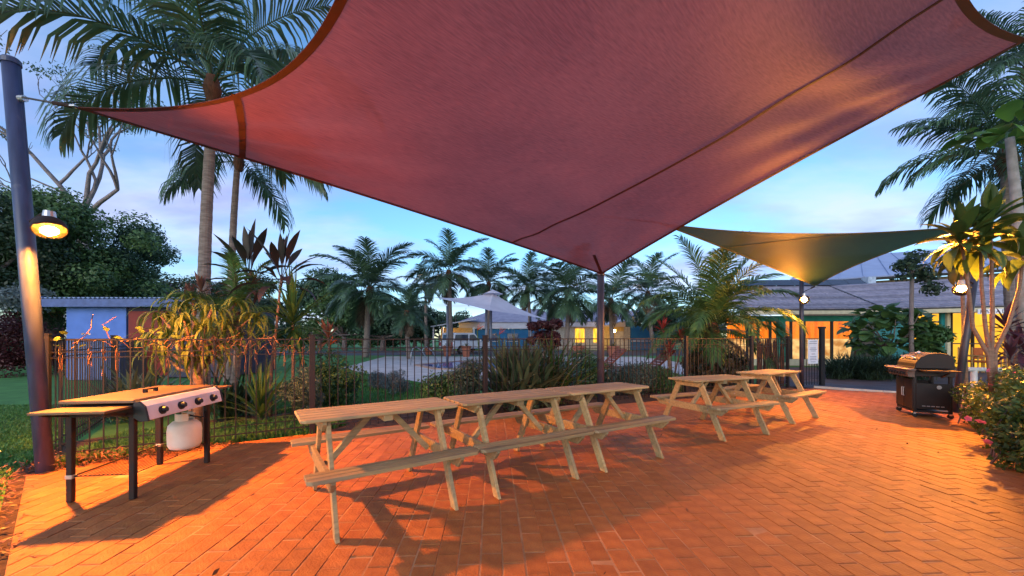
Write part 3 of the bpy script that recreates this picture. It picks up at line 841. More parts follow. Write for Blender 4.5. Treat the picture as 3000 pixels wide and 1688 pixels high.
VINE = M('dry_vine', (.28, .12, .06), (.17, .07, .035), rough=.8)
t = thing('dry_vine', 'dry twining vine tangled along the top of the left fence', 'vine', (-4.78, 3.95, 0))
mb = MB(); rng = np.random.default_rng(5)
p0, p1 = Vector((0, 0, 0)), Vector((2.06, 1.3, 0))
for k in range(9):
    a, b = sorted(rng.uniform(0, .95, 2)); b = max(b, a + .25)
    pts = []
    ph = rng.uniform(0, 6)
    for i in range(22):
        f = min(a + (b - a) * i / 21, 1)
        p = p0.lerp(p1, f); z = 1.24 + .05 * math.sin(f * 40 + ph) + rng.normal(0, .018) - (.1 if k % 3 == 0 else 0)
        pts.append(p + Vector((.03 * math.cos(f * 60 + ph) - .02, -.03 * math.sin(f * 60 + ph), z)))
    mb.tube(pts, .004, 4)
for k in range(15):   # short dead tendrils wound on the bars
    f = rng.uniform(.05, 1); p = p0.lerp(p1, round(f * 23) / 23); z = 1.2; pts = []
    for i in range(14): pts.append(p + Vector((.016 * math.cos(i * 1.3), .016 * math.sin(i * 1.3), z - i * rng.uniform(.005, .025))))
    mb.tube(pts, .0025, 3)
for f, hgt in ((.08, .28), (.2, .34), (.42, .12), (.62, .14)):
    p = p0.lerp(p1, f); pts = [p + Vector((0, 0, 1.24))]
    for i in range(5): pts.append(pts[-1] + Vector((rng.uniform(-.02, .09), rng.normal(0, .03), hgt / 5 * rng.uniform(.2, 1.6))))
    mb.tube(pts, .004, 4)
mb.build('stem', VINE, t)
VL = LEAF('vine_leaf', (.12, .17, .03), (.08, .11, .02))
lv, lq = blade(.075, .06, .3, .8, 4, prof=[.2, 1, .9, .6, .05])
me_l = mesh_np('leaf', lv, lq, VL)
for k in range(12):
    p = p0.lerp(p1, rng.uniform(.02, .45)); link('leaf', me_l, t, p + Vector((rng.normal(0, .04), rng.normal(0, .04), rng.uniform(1.2, 1.42))), (rng.normal(0, .4), rng.normal(0, .4), rng.uniform(0, 6)))

# ------------------------------------------------------------------ buildings
def quadpart(name, pts, mat, parent, thick=.02, n=None):
    """flat panel with thickness from 3D corner points"""
    P = [Vector(p) for p in pts]
    nr = (P[1] - P[0]).cross(P[2] - P[0]).normalized() * thick
    k = len(P); mb = MB()
    mb.add([p for p in P] + [p + nr for p in P], [tuple(range(k))[::-1], tuple(range(k, 2 * k))] + [(i, (i + 1) % k, k + (i + 1) % k, k + i) for i in range(k)])
    return mb.build(name, mat, parent)
BLUE_W = M('wall_blue', (.10, .20, .56), (.08, .16, .46), rough=.7, scale=2)
BLUE_F = M('fascia_blue', (.075, .12, .30), rough=.5)
ROOF_W = M('roof_pale', (.6, .66, .8), (.5, .55, .68), rough=.45, scale=3)
DOOR_R = M('door_red', (.22, .02, .012), (.17, .016, .01), rough=.6)
# blue garden shed with corrugated roof
t = thing('blue_shed', 'blue garden shed with corrugated iron roof and dark red door', 'shed', (-13.4, 12.6, 0))
def L3(x, y, z): return (x, y, z)
MB().box((-.18, 1.4, 1.15), (1.95, 2.8, 2.3)).build('wall', BLUE_W, t)
MB().box((2.35, 1.45, 1.15), (3.1, 2.8, 2.28)).build('wall', M('wall_dark', (.05, .05, .08), rough=.7), t)
MB().box((1.5, .02, 1.12), (1.25, .05, 2.1)).build('door', DOOR_R, t, bevel=.005)
fas = MB().box((1.1, -.32, 2.42), (5.6, .04, .26)).build('fascia', BLUE_F, t)
MB().box((-1.72, 1.3, 2.5), (.04, 3.3, .26)).build('fascia', BLUE_F, t)
V, Q = [], []
n = 150
for i in range(n + 1):
    x = -1.75 + 5.7 * i / n; z = .022 * math.sin(2 * PI * x / .15)
    V += [(x, -.38, 2.57 + z), (x, 3.2, 2.86 + z)]
for i in range(n): Q.append((2 * i, 2 * i + 2, 2 * i + 3, 2 * i + 1))
link('corrugated_roof', mesh_np('corrugated_roof', V, Q, ROOF_W, True), t)
# corrugated screen in front of the shed's foot
t = thing('corrugated_screen', 'low pale blue corrugated iron screen before the shed', 'screen', (-13.72, 11.9, 0))
IRON = M('iron_blue', (.20, .27, .47), (.14, .19, .36), rough=.5, scale=3, stretch=(1, 1, .3))
V, Q = [], []
n = 90
for i in range(n + 1):
    x = 1.65 * i / n; y = .03 * math.sin(2 * PI * x / .14)
    V += [(x, y, 0), (x, y, 1.22)]
for i in range(n): Q.append((2 * i, 2 * i + 2, 2 * i + 3, 2 * i + 1))
link('iron_sheet', mesh_np('iron_sheet', V, Q, IRON, True), t)
MB().box((.83, .05, 1.2), (1.7, .06, .05)).build('capping', BLUE_F, t)

TEAL = M('wall_teal_blue', (.02, .16, .36), (.015, .12, .28), rough=.7, scale=1)
WHITE = M('trim_white', (.62, .62, .68), (.5, .5, .56), rough=.6, scale=1)
GREY_R = M('roof_grey', (.33, .32, .40), (.25, .24, .31), rough=.7, scale=1.5)
GLOW_Y = EMIT_NOISE('window_glow_yellow', (1.0, .55, .06), (.75, .33, .02), .7, 2.5, (3, 1, .4))
# motel wing with blue wall behind the white umbrella
t = thing('motel_wing', 'long motel wing with blue wall and pale hipped roof behind the parked ute', 'building', (0, 45, 0))
xl, xr = wx(1352, 45), wx(1660, 45)
MB().box(((xl + xr) / 2, 3, 1.15), (xr - xl, 6, 2.3)).build('wall', TEAL, t)
MB().box(((xl + xr) / 2, -.1, 2.72), (xr - xl + .6, .25, .7)).build('fascia', WHITE, t)
quadpart('roof', [(xl - .5, -.3, 3.05), (xr + .5, -.3, 3.05), (xr - 3, 4, 4.9), (xl + 4, 4, 4.9)], GREY_R, t, .08)
quadpart('roof', [(xl - .5, -.3, 3.05), (xl + 4, 4, 4.9), (xl - .5, 7, 3.05)], GREY_R, t, .08)
for i in range(3):
    x = wx(1440 + i * 62, 45)
    w = MB().box((x, -.04, 1.35), (1.3, .08, .9)).build('window', M('pane_dark', (.02, .07, .16), rough=.1), t)
    MB().box((x, -.1, .88), (1.45, .1, .06)).build('sill', WHITE, w)
# lit porch at its left end
px0, px1 = wx(1268, 43), wx(1396, 43)
pch = MB().box(((px0 + px1) / 2, -.4, 1.25), (px1 - px0 - 1.2, .1, 2.4)).build('porch_wall', M('porch_cream', (.62, .45, .22), rough=.7), t)
quadpart('porch_roof', [(px0, -3.2, 2.45), (px1, -3.2, 3.25), (px1, 0, 3.45), (px0, 0, 2.65)], WHITE, t, .12)
for x in (px0 + .25, px0 + 1.3, px1 - .2): MB().box((x, -2.9, 1.25), (.14, .14, 2.5)).build('porch_post', WHITE, t)
def bulb(name, label, p, r, s, col=(1.0, .5, .12), group='small lit porch lamps'):
    t = thing(name, label, 'lamp', p, group=group)
    bm = bmesh.new(); bmesh.ops.create_icosphere(bm, subdivisions=1, radius=r)
    me = bpy.data.meshes.new('bulb'); bm.to_mesh(me); bm.free(); me.materials.append(EMIT('porch_glow_%d' % int(s), col, s))
    link('bulb', me, t)
    MB().box((0, .02, r + .03), (r * 1.4, r * 1.4, .06)).build('socket', WHITE, t)
bulb('porch_lamp', 'small lit lamp under the motel porch roof at the left', (wx(1316, 42.2), 42.2, 2.35), .16, 45)
bulb('porch_lamp', 'small lit lamp on the lit verandah of the right motel wing', (wx(1800, 39.5), 39.5, 2.0), .14, 60)
# second wing with lit windows
t = thing('motel_wing', 'motel wing with lit yellow windows and sloping verandah roof, right of the central pole', 'building', (0, 42, 0))
xl, xr = wx(1625, 42), wx(1975, 42)
MB().box(((xl + xr) / 2, 2.5, 1.25), (xr - xl, 5, 2.5)).build('wall', M('wall_cream', (.55, .5, .42), rough=.7), t)
MB().box((wx(1905, 42), -.3, 1.3), (wx(1965, 42) - wx(1845, 42), .3, 2.6)).build('wall', TEAL, t)
MB().box((wx(1905, 42), -.5, .95), (wx(1965, 42) - wx(1845, 42), .06, .1)).build('rail', WHITE, t)
MB().box(((xl + xr) / 2 - 2.7, -.2, 2.75), (xr - xl - 5.4, .3, .5)).build('fascia', WHITE, t)
quadpart('roof', [(xl - .5, -.4, 3.0), (xr + .5, -.4, 3.0), (xr + .5, 4, 4.5), (xl + .5, 4, 4.5)], GREY_R, t, .08)
for u0, u1 in ((1685, 1712), (1738, 1760), (1768, 1790)):
    x0, x1 = wx(u0, 42), wx(u1, 42)
    w = MB().box(((x0 + x1) / 2, -.03, 1.55), (x1 - x0, .05, 1.5)).build('window', GLOW_Y, t)
    MB().box(((x0 + x1) / 2, -.07, 1.55), (.05, .04, 1.5)).build('mullion', WHITE, w)
x0, x1 = wx(1775, 40), wx(1845, 40)
quadpart('verandah_roof', [(x0, -3, 2.55), (x1, -3, 3.2), (x1, 0, 3.3), (x0, 0, 2.65)], WHITE, t, .1)
MB().box(((x0 + x1) / 2, -.12, 1.3), (x1 - x0 - .2, .12, 2.5)).build('lit_wall', M('verandah_cream', (.7, .5, .18), rough=.7), t)
MB().box((x1 - .6, -.25, 1.0), (.9, .08, 2.0)).build('door', M('door_cream', (.6, .55, .45), rough=.6), t)

# reception building at the right: shingled roof, lit glass walls
SHING = M('shingle', (.30, .28, .34), (.19, .18, .23), rough=.85, scale=3, stretch=(2.5, 1, 1), bump=.5, bscale=20, objrand=.28, dirt=((.34, .31, .33), 2.5, .55, .6))
CREAM = M('gutter_cream', (.60, .52, .34), (.5, .43, .28), rough=.6)
GREEN_F = M('fascia_green', (.02, .20, .13), (.015, .15, .1), rough=.6, scale=4)
TEAL_D = M('door_teal', (.015, .22, .22), (.01, .16, .17), rough=.5)
GLOW_O = EMIT_NOISE('curtain_glow_orange', (1.0, .26, .02), (.85, .13, .008), .5, 2.0, (2.5, 2.5, .3))  # curtain glows by itself in place of lamps inside the room
GLOW_C = EMIT_NOISE('room_glow_cream', (1.0, .60, .22), (.5, .2, .05), .5, 2.4, (1, 1, 1.6))  # room light put into the lower inner wall as a glow
GLOW_W = EMIT_NOISE('wall_glow_gold', (1.0, .52, .045), (.85, .38, .025), .55, 1.5, (1.2, 1.2, .4))  # lamplight of the right wing's rooms given to the wall as glow
DARKF = M('frame_dark', (.025, .02, .018), rough=.5)
PANE = GLASS('pane_glass', tint=(.95, .96, .96), f=.985)
t = thing('reception_building', 'reception building with grey shingle roof and lit orange glass walls', 'building', (0, 0, 0))
A0, A1, B1 = Vector((10.8, 18.3, 0)), Vector((16.9, 18.0, 0)), Vector((26.0, 12.6, 0))
def wing(P, Q, tag_):
    d = (Q - P).normalized(); back = Vector((-d.y, d.x, 0)); L = (Q - P).length
    if back.y < 0: back = -back
    return d, back, L
dA, kA, LA = wing(A0, A1, 'a'); dB, kB, LB = wing(A1, B1, 'b')
def along(P, d, k, s, b, z): return P + d * s + k * b + Vector((0, 0, z))
for P, d, k, L, ext in ((A0, dA, kA, LA, 0), (A1, dB, kB, LB, 0)):
    MB().bar(along(P, d, k, -.3, -.7, 2.45), along(P, d, k, L + .1, -.7, 2.45), .12, .16).build('gutter', CREAM, t)
    quadpart('soffit', [along(P, d, k, -.3, -.7, 2.36), along(P, d, k, L + .1, -.7, 2.36), along(P, d, k, L + .1, .1, 2.4), along(P, d, k, -.3, .1, 2.4)], CREAM, t, .02)
    quadpart('roof_deck', [along(P, d, k, -.35, -.70, 2.535), along(P, d, k, L - .1, -.70, 2.535), along(P, d, k, L + 1.1, 4.3, 4.2), along(P, d, k, -.35 if P is A0 else -1.1, 4.3, 4.2)], DARKF, t, .015)
    MB().bar(along(P, d, k, -.4, -.74, 2.555), along(P, d, k, L, -.74, 2.555), .03, .06).build('eave_batten', DARKF, t)
    nC = 17
    for c in range(nC):
        b0, b1 = -.75 + c * .30, -.75 + (c + 1) * .30 + .06
        z0, z1 = 2.54 + c * .10 + .05, 2.54 + (c + 1) * .10 + .03
        x0 = -.4 + (0 if P is A0 else 0)
        sh0 = (c * .30 * .28)
        if P is A0: q = [along(P, d, k, x0, b0, z0), along(P, d, k, L + .262 * b0, b0, z0), along(P, d, k, L + .262 * b1, b1, z1), along(P, d, k, x0, b1, z1)]
        else: q = [along(P, d, k, -.262 * b0, b0, z0), along(P, d, k, L + 2, b0, z0), along(P, d, k, L + 2, b1, z1), along(P, d, k, -.262 * b1, b1, z1)]
        quadpart('shingle_course', q, SHING, t, .05)
MB().bar(along(A1, dA, kA, -.2, -.75, 2.62), along(A1, dA, kA, 1.12, 4.3, 4.3), .07, .06).build('valley', DARKF, t)
# front walls
MB().bar(along(A0, dA, kA, 0, 0, .15), along(A0, dA, kA, LA, 0, .15), .2, .3).build('plinth', CREAM, t)
MB().bar(along(A0, dA, kA, 0, -.05, 2.2), along(A0, dA, kA, LA, -.05, 2.2), .12, .26).build('green_fascia', GREEN_F, t)
quadpart('glowing_curtain', [along(A0, dA, kA, 0, 1.2, 1.25), along(A0, dA, kA, LA, 1.2, 1.25), along(A0, dA, kA, LA, 1.2, 2.4), along(A0, dA, kA, 0, 1.2, 2.4)], GLOW_O, t)
quadpart('glowing_inner_wall', [along(A0, dA, kA, 0, 1.3, 0), along(A0, dA, kA, LA, 1.3, 0), along(A0, dA, kA, LA, 1.3, 1.25), along(A0, dA, kA, 0, 1.3, 1.25)], GLOW_C, t)
ss = [.35, .85, 1.4, 2.35, 2.95, 4.2, 5.3]
for i, s in enumerate(ss):
    MB().box(along(A0, dA, kA, s, 0, 1.2), (.09, .09, 2.1)).build('mullion', DARKF, t)
    if i < len(ss) - 1:
        quadpart('pane', [along(A0, dA, kA, s + .05, 0, .3), along(A0, dA, kA, ss[i + 1] - .05, 0, .3), along(A0, dA, kA, ss[i + 1] - .05, 0, 2.08), along(A0, dA, kA, s + .05, 0, 2.08)], PANE, t, .008)
MB().box(along(A0, dA, kA, 1.85, -.06, 1.2), (.32, .2, 2.1)).build('green_post', GREEN_F, t)
# right wing: teal door frame, cream posts, inner wall with its own gold glow
quadpart('glowing_inner_wall', [along(A1, dB, kB, .2, .9, 0), along(A1, dB, kB, LB, .9, 0), along(A1, dB, kB, LB, .9, 2.4), along(A1, dB, kB, .2, .9, 2.4)], GLOW_W, t)
def onB(u):   # distance along wing B at image column u
    k_ = (u - 1500) / F
    return (k_ * A1.y - A1.x) / (dB.x - k_ * dB.y)
s0 = onB(2660)
MB().bar(along(A1, dB, kB, 0, 0, 1.2), along(A1, dB, kB, s0, 0, 1.2), .2, 2.4).build('wall', TEAL_D, t)
MB().bar(along(A1, dB, kB, onB(2722), 0, .4), along(A1, dB, kB, onB(2770), 0, .4), .08, .8).build('door_panel', TEAL_D, t)
for u0, w, m_, nm in ((2724, .1, TEAL_D, 'door_post'), (2762, .24, TEAL_D, 'door_post'), (2776, .14, CREAM, 'column'), (2786, .06, DARKF, 'mullion'), (2849, .06, DARKF, 'mullion'), (2905, .06, DARKF, 'mullion'), (2960, .06, DARKF, 'mullion')):
    MB().box(along(A1, dB, kB, onB(u0), -.02 if m_ is CREAM else 0, 1.2), (w, .1, 2.4)).build(nm, m_, t)
for z in (1.05,): MB().bar(along(A1, dB, kB, onB(2788), -.02, z), along(A1, dB, kB, LB, -.02, z), .05, .05).build('transom', DARKF, t)
sgn = MB().bar(along(A1, dB, kB, onB(2835), -.80, 2.37), along(A1, dB, kB, onB(2990), -.80, 2.37), .03, .2).build('name_board', SIGNW, t)
fc = bpy.data.curves.new('lettering', 'FONT'); fc.body = 'PARADISE  L'; fc.size = .2; fc.extrude = .004; fc.space_character = 1.25
fc.materials.append(M('letter_grey', (.16, .15, .2), rough=.6))
f0 = bpy.data.objects.new('lettering_curve', fc); COL.objects.link(f0); bpy.context.view_layer.update()
fme_ = bpy.data.meshes.new_from_object(f0.evaluated_get(bpy.context.evaluated_depsgraph_get())); bpy.data.objects.remove(f0)
fo = link('lettering', fme_, sgn); fo['kind'] = 'stuff'
fo.location = along(A1, dB, kB, onB(2841), -.822, 2.30); fo.rotation_euler = (PI / 2, 0, math.atan2(dB.y, dB.x))
# upper roof of the main house behind
t = thing('upper_roof_house', 'larger house behind the reception with pale blue metal gable roof', 'building', (0, 0, 0))
MET = M('metal_roof', (.30, .36, .52), (.26, .31, .46), rough=.45, scale=1)
quadpart('roof', [(19, 26.5, 5.05), (40, 23.0, 6.05), (42, 31, 8.9), (26, 33, 8.0)], MET, t, .1)
MB().bar((19, 26.4, 4.98), (40, 22.9, 5.98), .2, .16).build('fascia', DARKF, t)
for i in range(14):
    f = i / 14; p = Vector((19, 26.5, 5.17)).lerp(Vector((40, 23, 6.17)), f); q = Vector((26, 33, 8.12)).lerp(Vector((42, 31, 9.0)), f)
    MB().bar(p, q, .06, .06).build('roof_rib', MET, t)
quadpart('wall', [(19.4, 27.2, 0), (40, 23.7, 0), (40, 23.7, 5.9), (19.4, 27.2, 4.9)], M('wall_taupe', (.20, .17, .13), rough=.8), t, .2)
MB().box((23.3, 25.2, 4.95), (.5, .5, .6)).build('vent_box', M('vent_pale', (.4, .5, .65), rough=.5), t)
t = thing('solar_panel_row', 'dark strip of solar water panels along the reception roof ridge', 'solar panel', (0, 0, 0))
P = Vector((13.2, 22.3, 4.28))
for i in range(7): quadpart('panel', [P + Vector((i * 1.02, -.05 * i, 0)), P + Vector((i * 1.02 + .98, -.05 * i - .05, 0)), P + Vector((i * 1.02 + 1.2, .7 - .05 * i, .42)), P + Vector((i * 1.02 + .22, .75 - .05 * i, .42))], M('solar_black', (.03, .03, .04), rough=.25), t, .05)

# ------------------------------------------------------------------ things round the pool
t = thing('pool_umbrella', 'white canvas pool umbrella with vented top on steel posts', 'umbrella', (-.95, 18, 0))
CANV = M('canvas_white', (.66, .62, .66), (.58, .54, .58), rough=.8, trans=.3, scale=2)
o_ = Vector((-.95, 18, 0))
cor = [Vector(c) - o_ for c in ((-3.75, 17.9, 3.2), (-.95, 15.7, 2.42), (1.75, 18.9, 2.2), (-1.6, 20.8, 2.9))]
apex = Vector((0.05, .1, 3.42))
nb = NB()
for i in range(4):
    a, b = cor[i], cor[(i + 1) % 4]; n = 10; V = []; Q = []
    for j in range(n + 1):
        for k in range(n + 1):
            e = a.lerp(b, k / n); e = e + (apex - e) * .03 * 4 * (k / n) * (1 - k / n)
            p = e.lerp(apex, j / n); p.z -= .14 * math.sin(PI * j / n)
            V.append(tuple(p))
    for j in range(n):
        for k in range(n): q = j * (n + 1) + k; Q.append((q, q + 1, q + n + 2, q + n + 1))
    nb.add(V, Q)
nb.build('canopy', CANV, t, smooth=True)
vc = NB(); V = []; Q = []
for i in range(8):
    a = i * PI / 4; V += [(apex.x + .48 * math.cos(a), apex.y + .48 * math.sin(a), apex.z - .07), (apex.x + .02 * math.cos(a), apex.y + .02 * math.sin(a), apex.z + .14)]
for i in range(8): Q.append((2 * i, (2 * i + 2) % 16, (2 * i + 3) % 16, 2 * i + 1))
vc.add(V, Q).build('vent_cap', CANV, t)
UPOST = M('umbrella_post', (.16, .17, .20), rough=.4, metal=.4)
for c in ((-3.0, 17.9), (-1.15, 17.2), (-.98, 18.0), (.9, 18.9)):
    MB().tube([(c[0] + .95, c[1] - 18, 0), (c[0] + .95, c[1] - 18, 2.78 if c[0] < .5 else 2.35)], .055, 10).build('post', UPOST, t, smooth=True)

CARW = M('car_white', (.68, .70, .76), (.64, .66, .72), rough=.3, spec=.5, coat=.4)
CARG = M('car_glass', (.04, .06, .10), (.03, .045, .08), rough=.08, spec=.6)
t = thing('parked_ute', 'white ute with canopy parked before the blue motel wall', 'ute', (wx(1366, 33.0), 33.0, 0), math.radians(50))
body = [(-2.2, .45), (-2.25, .75), (-2.2, 1.0), (-.4, 1.0), (1.1, 1.02), (2.15, .9), (2.3, .7), (2.3, .42), (1.75, .4), (1.62, .62), (1.4, .68), (1.15, .62), (1.0, .4), (-1.0, .4), (-1.15, .62), (-1.38, .68), (-1.6, .62), (-1.75, .4)]
MB().extrude(body, lambda p, tt: (p[0], tt, p[1]), -.86, .86).build('body', CARW, t, bevel=.03)
MB().extrude([(-2.1, 1.0), (-2.0, 1.62), (-1.8, 1.7), (.1, 1.72), (.35, 1.66), (1.05, 1.02)], lambda p, tt: (p[0], tt, p[1]), -.74, .74).build('cabin', CARW, t, bevel=.05)
for s in (-1, 1):
    MB().extrude([(-.35, 1.06), (-.3, 1.55), (.2, 1.58), (.8, 1.08)], lambda p, tt: (p[0], tt, p[1]), s * .735, s * .755).build('side_window', CARG, t)
    MB().extrude([(-1.95, 1.08), (-1.88, 1.55), (-.5, 1.58), (-.48, 1.08)], lambda p, tt: (p[0], tt, p[1]), s * .735, s * .755).build('side_window', CARG, t)
    for x in (-1.38, 1.4):
        w = MB().tube([(x, s * .7, .33), (x, s * .9, .33)], .33, 20).build('wheel', BLACK, t)
        MB().tube([(x, s * .89, .33), (x, s * .91, .33)], .2, 14).build('rim', STEEL, w)
    MB().box((-2.26, s * .72, .8), (.05, .18, .3)).build('tail_light', M('tail_red', (.3, .01, .01), rough=.3), t)
    MB().box((2.28, s * .62, .74), (.06, .3, .14)).build('headlight', STEEL, t)
    MB().box((.75, s * .95, 1.1), (.12, .16, .14)).build('mirror', CARW, t)
MB().extrude([(-2.09, 1.1), (-2.01, 1.56), (-2.03, 1.57), (-2.115, 1.1)], lambda p, tt: (p[0], tt, p[1]), -.6, .6).build('rear_window', CARG, t)
MB().box((-2.27, 0, .62), (.02, .42, .12)).build('number_plate', M('plate_red', (.35, .05, .05), rough=.5), t)
MB().box((-2.28, 0, .45), (.12, 1.6, .16)).build('rear_bumper', M('bumper_grey', (.2, .2, .22), rough=.4), t)

TERR = M('terracotta', (.34, .12, .07), (.26, .09, .055), rough=.8, scale=5)
def pot(label, u, Y, r, h):
    t = thing('terracotta_pot', label, 'pot', (wx(u, Y), Y, -.015), group='terracotta pots beside the pool')
    MB().lathe([(r * .68, 0), (r * .8, h * .4), (r * .95, h * .85), (r * 1.08, h * .86), (r * 1.1, h), (r * .95, h), (r * .9, h * .9), (.01, h * .88)], seg=20).build('body', TERR, t, smooth=False)
    rg = np.random.default_rng(int(u))
    rosette(26, .5, .05, (.5, 1.4), (.4, 1.4), rg, (0, 0, h * .85), seg=4).build('plant', LEAF('pot_leaf', (.06, .13, .03), (.03, .07, .02)), t)
pot('terracotta pot at the pool corner left of the white ute', 1256, 30, .34, .6)
pot('orange terracotta pot in front of the ute tail', 1311, 27.5, .36, .72)
pot('reddish terracotta pot in front of the ute door', 1366, 26.8, .34, .75)
pot('terracotta pot left of the central pole below the lit windows', 1695, 26.5, .40, .75)
pot('terracotta pot right of the central pole below the verandah', 1796, 26.5, .40, .75)
t = thing('pool_ladder', 'bent steel handrails of the pool ladder', 'ladder', (wx(1205, 18.6), 18.6, 0))
for s in (0, .5):
    pts = [(0 + s, -.1, 0), (0 + s, -.05, .55), (.05 + s, .1, .78), (.16 + s, .3, .86), (.4 + s, .6, .62), (.62 + s, .85, .1), (.66 + s, .9, -.1)]
    MB().tube(pts, .024, 8).build('handrail', STEEL, t, smooth=True)
for z in (.2,): MB().tube([(0.02, -.06, z), (.52, -.06, z)], .02, 6).build('rung', STEEL, t)
LOU = M('lounger_wood', (.24, .065, .03), (.16, .04, .02), rough=.6, scale=3, stretch=(1, 8, 8), objrand=.15)
def lounger(label, u, Y, rz):
    t = thing('pool_lounger', label, 'lounger', (wx(u, Y), Y, 0), rz, group='wooden loungers at the pool')
    for s in (-1, 1):
        MB().bar((-.9, s * .3, .28), (.6, s * .3, .28), .05, .07).build('side_rail', LOU, t)
        for x in (-.8, .5): MB().box((x, s * .3, .13), (.06, .06, .27)).build('leg', LOU, t)
        MB().bar((.1, s * .28, .31), (.75, s * .28, .86), .04, .05).build('back_rail', LOU, t)
    for i in range(9): MB().box((-.85 + i * .11, 0, .33), (.09, .62, .02)).build('slat', LOU, t)
    for i in range(8):
        f = i / 7; MB().bar((.13 + .62 * f, -.31, .36 + .52 * f), (.13 + .62 * f, .31, .36 + .52 * f), .02, .075, up=(.65, 0, .55)).build('back_slat', LOU, t)
lounger('wooden pool lounger with raised back just right of the central pole', 1765, 13.6, math.radians(15))
lounger('wooden pool lounger with raised back at the foot of the big palm', 1900, 12.6, math.radians(10))

# white pipe rail and cane chair by the reception, white PVC pipe by the navy pole
WP = M('pvc_white', (.72, .70, .70), (.62, .6, .6), rough=.5)
t = thing('white_pipe_rail', 'low white pipe rail behind the hooded barbecue', 'rail', (10.3, 8.6, 0))
for x in (0, 1.25): MB().tube([(x, 0, -.05), (x, 0, .64)], .055, 12).build('post', WP, t, smooth=False); 
MB().tube([(-.15, 0, .60), (2.6, -.35, .60)], .045, 12).build('rail', WP, t)
CANE = M('cane', (.50, .28, .09), (.38, .2, .06), rough=.5)
def cane_chair(label, u, Y, rz):
    t = thing('cane_chair', label, 'chair', (wx(u, Y), Y, 0), rz, group='cane chairs at the reception')
    for sx in (-1, 1):
        for sy in (-1, 1): MB().tube([(sx * .25, sy * .25, 0), (sx * .25, sy * .25, .95 if sy > 0 else .6)], .022, 8).build('leg', CANE, t)
        MB().tube([(sx * .25, -.25, .6), (sx * .25, .25, .64)], .022, 8).build('arm', CANE, t)
    MB().box((0, 0, .42), (.5, .5, .07)).build('seat', M('cushion_orange', (.5, .12, .03), rough=.8), t, bevel=.02)
    MB().box((0, .22, .72), (.46, .05, .42)).build('backrest', M('cushion_orange', (.5, .12, .03), rough=.8), t, bevel=.02)
cane_chair('orange cushioned cane chair behind the leaning pole', 2845, 14.6, .4)
cane_chair('orange cushioned cane chair farther right behind the stems', 2890, 14.2, .2)
MB_ = MB().tube([(-4.95, 3.28, -.02), (-4.9, 3.32, .05), (-4.66, 3.5, .28)], .022, 8)
t = tag(MB_.build('drain_pipe', WP), 'bent grey white plastic pipe lying against the foot of the navy pole', 'pipe')

# ------------------------------------------------------------------ palms
TRUNK = M('palm_trunk', (.24, .19, .16), (.14, .105, .09), rough=.85, scale=6, stretch=(1, 1, 5), bump=.7, bscale=14)
FIBRE = M('palm_fibre', (.13, .06, .035), (.07, .035, .02), rough=.95, scale=8, stretch=(4, 4, 1), bump=.8, bscale=20)
PALM_A = LEAF('palm_leaf', (.085, .15, .08), (.05, .10, .055), trans=.25, rough=.32, spec=.55)
PALM_B = LEAF('palm_leaf_bright', (.13, .21, .05), (.07, .13, .04), trans=.35, rough=.38)
def frond_mesh(name, L, e0, droop, nl, ll, lw, hang, seed, mat, seg=3, amax=1.25):
    rg = np.random.default_rng(seed); nb = NB(); n = 12
    x = z = 0.0; pts = []; tan = []
    for i in range(n + 1):
        e = e0 - droop * (i / n) ** 1.35
        pts.append((x, 0, z)); tan.append((math.cos(e), 0, math.sin(e)))
        x += math.cos(e) * L / n; z += math.sin(e) * L / n
    P = np.array(pts); T = np.array(tan)
    # rachis as a three sided tube
    r = np.linspace(.018, .003, n + 1) * L / 2.2
    V = []; Q = []
    for i in range(n + 1):
        nx, nz = -T[i][2], T[i][0]
        V += [P[i] + np.array([nx * r[i], 0, nz * r[i]]), P[i] + np.array([-nx * r[i] * .6, r[i], -nz * r[i] * .6]), P[i] + np.array([-nx * r[i] * .6, -r[i], -nz * r[i] * .6])]
    for i in range(n):
        for k in range(3): k2 = (k + 1) % 3; Q.append((i * 3 + k, i * 3 + k2, i * 3 + 3 + k2, i * 3 + 3 + k))
    nb.add(V, Q)
    for i in range(nl):
        f = .16 + .84 * i / (nl - 1); a = f * n; k = min(int(a), n - 1); q = a - k
        p = P[k] * (1 - q) + P[k + 1] * q; tg = T[k] * (1 - q) + T[k + 1] * q
        al = amax - .75 * f + rg.normal(0, .07)
        l = ll * (math.sin(PI * (.16 + .76 * f)) ** .7) * rg.uniform(.88, 1.08)
        up = np.array([-tg[2], 0, tg[0]])
        for s in (-1, 1):
            d = tg * math.cos(al) + np.array([0, s, 0]) * math.sin(al) + up * (.25 + rg.normal(0, .08))
            d /= np.linalg.norm(d)
            c = p.copy(); V = []; Q = []
            for j in range(seg + 1):
                w = lw * (.6, 1, .75, .06)[j] if seg == 3 else lw * np.interp(j / seg, [0, .3, .7, 1], [.6, 1, .75, .06])
                wv = tg - d * d.dot(tg); wv /= (np.linalg.norm(wv) + 1e-9)
                V += [c - wv * w / 2, c + wv * w / 2]
                c = c + d * l / seg
                d = d + np.array([0, 0, -hang * (.5 + .5 * (j + 1) / seg)]); d /= np.linalg.norm(d)
            for j in range(seg): Q.append((2 * j, 2 * j + 1, 2 * j + 3, 2 * j + 2))
            nb.add(V, Q)
    return nb.mesh(name, mat)
def fronds_set(prefix, L, mat, seed, nl=34, ll=.62, lw=.045, hang=.55, specs=((1.35, .9), (1.05, 1.3), (.75, 1.5), (.4, 1.5), (.05, 1.2), (-.35, .9))):
    return [frond_mesh('frond', L * (1 - .06 * i), e, d, nl, ll, lw, hang + .06 * i, seed + i, mat) for i, (e, d) in enumerate(specs)]
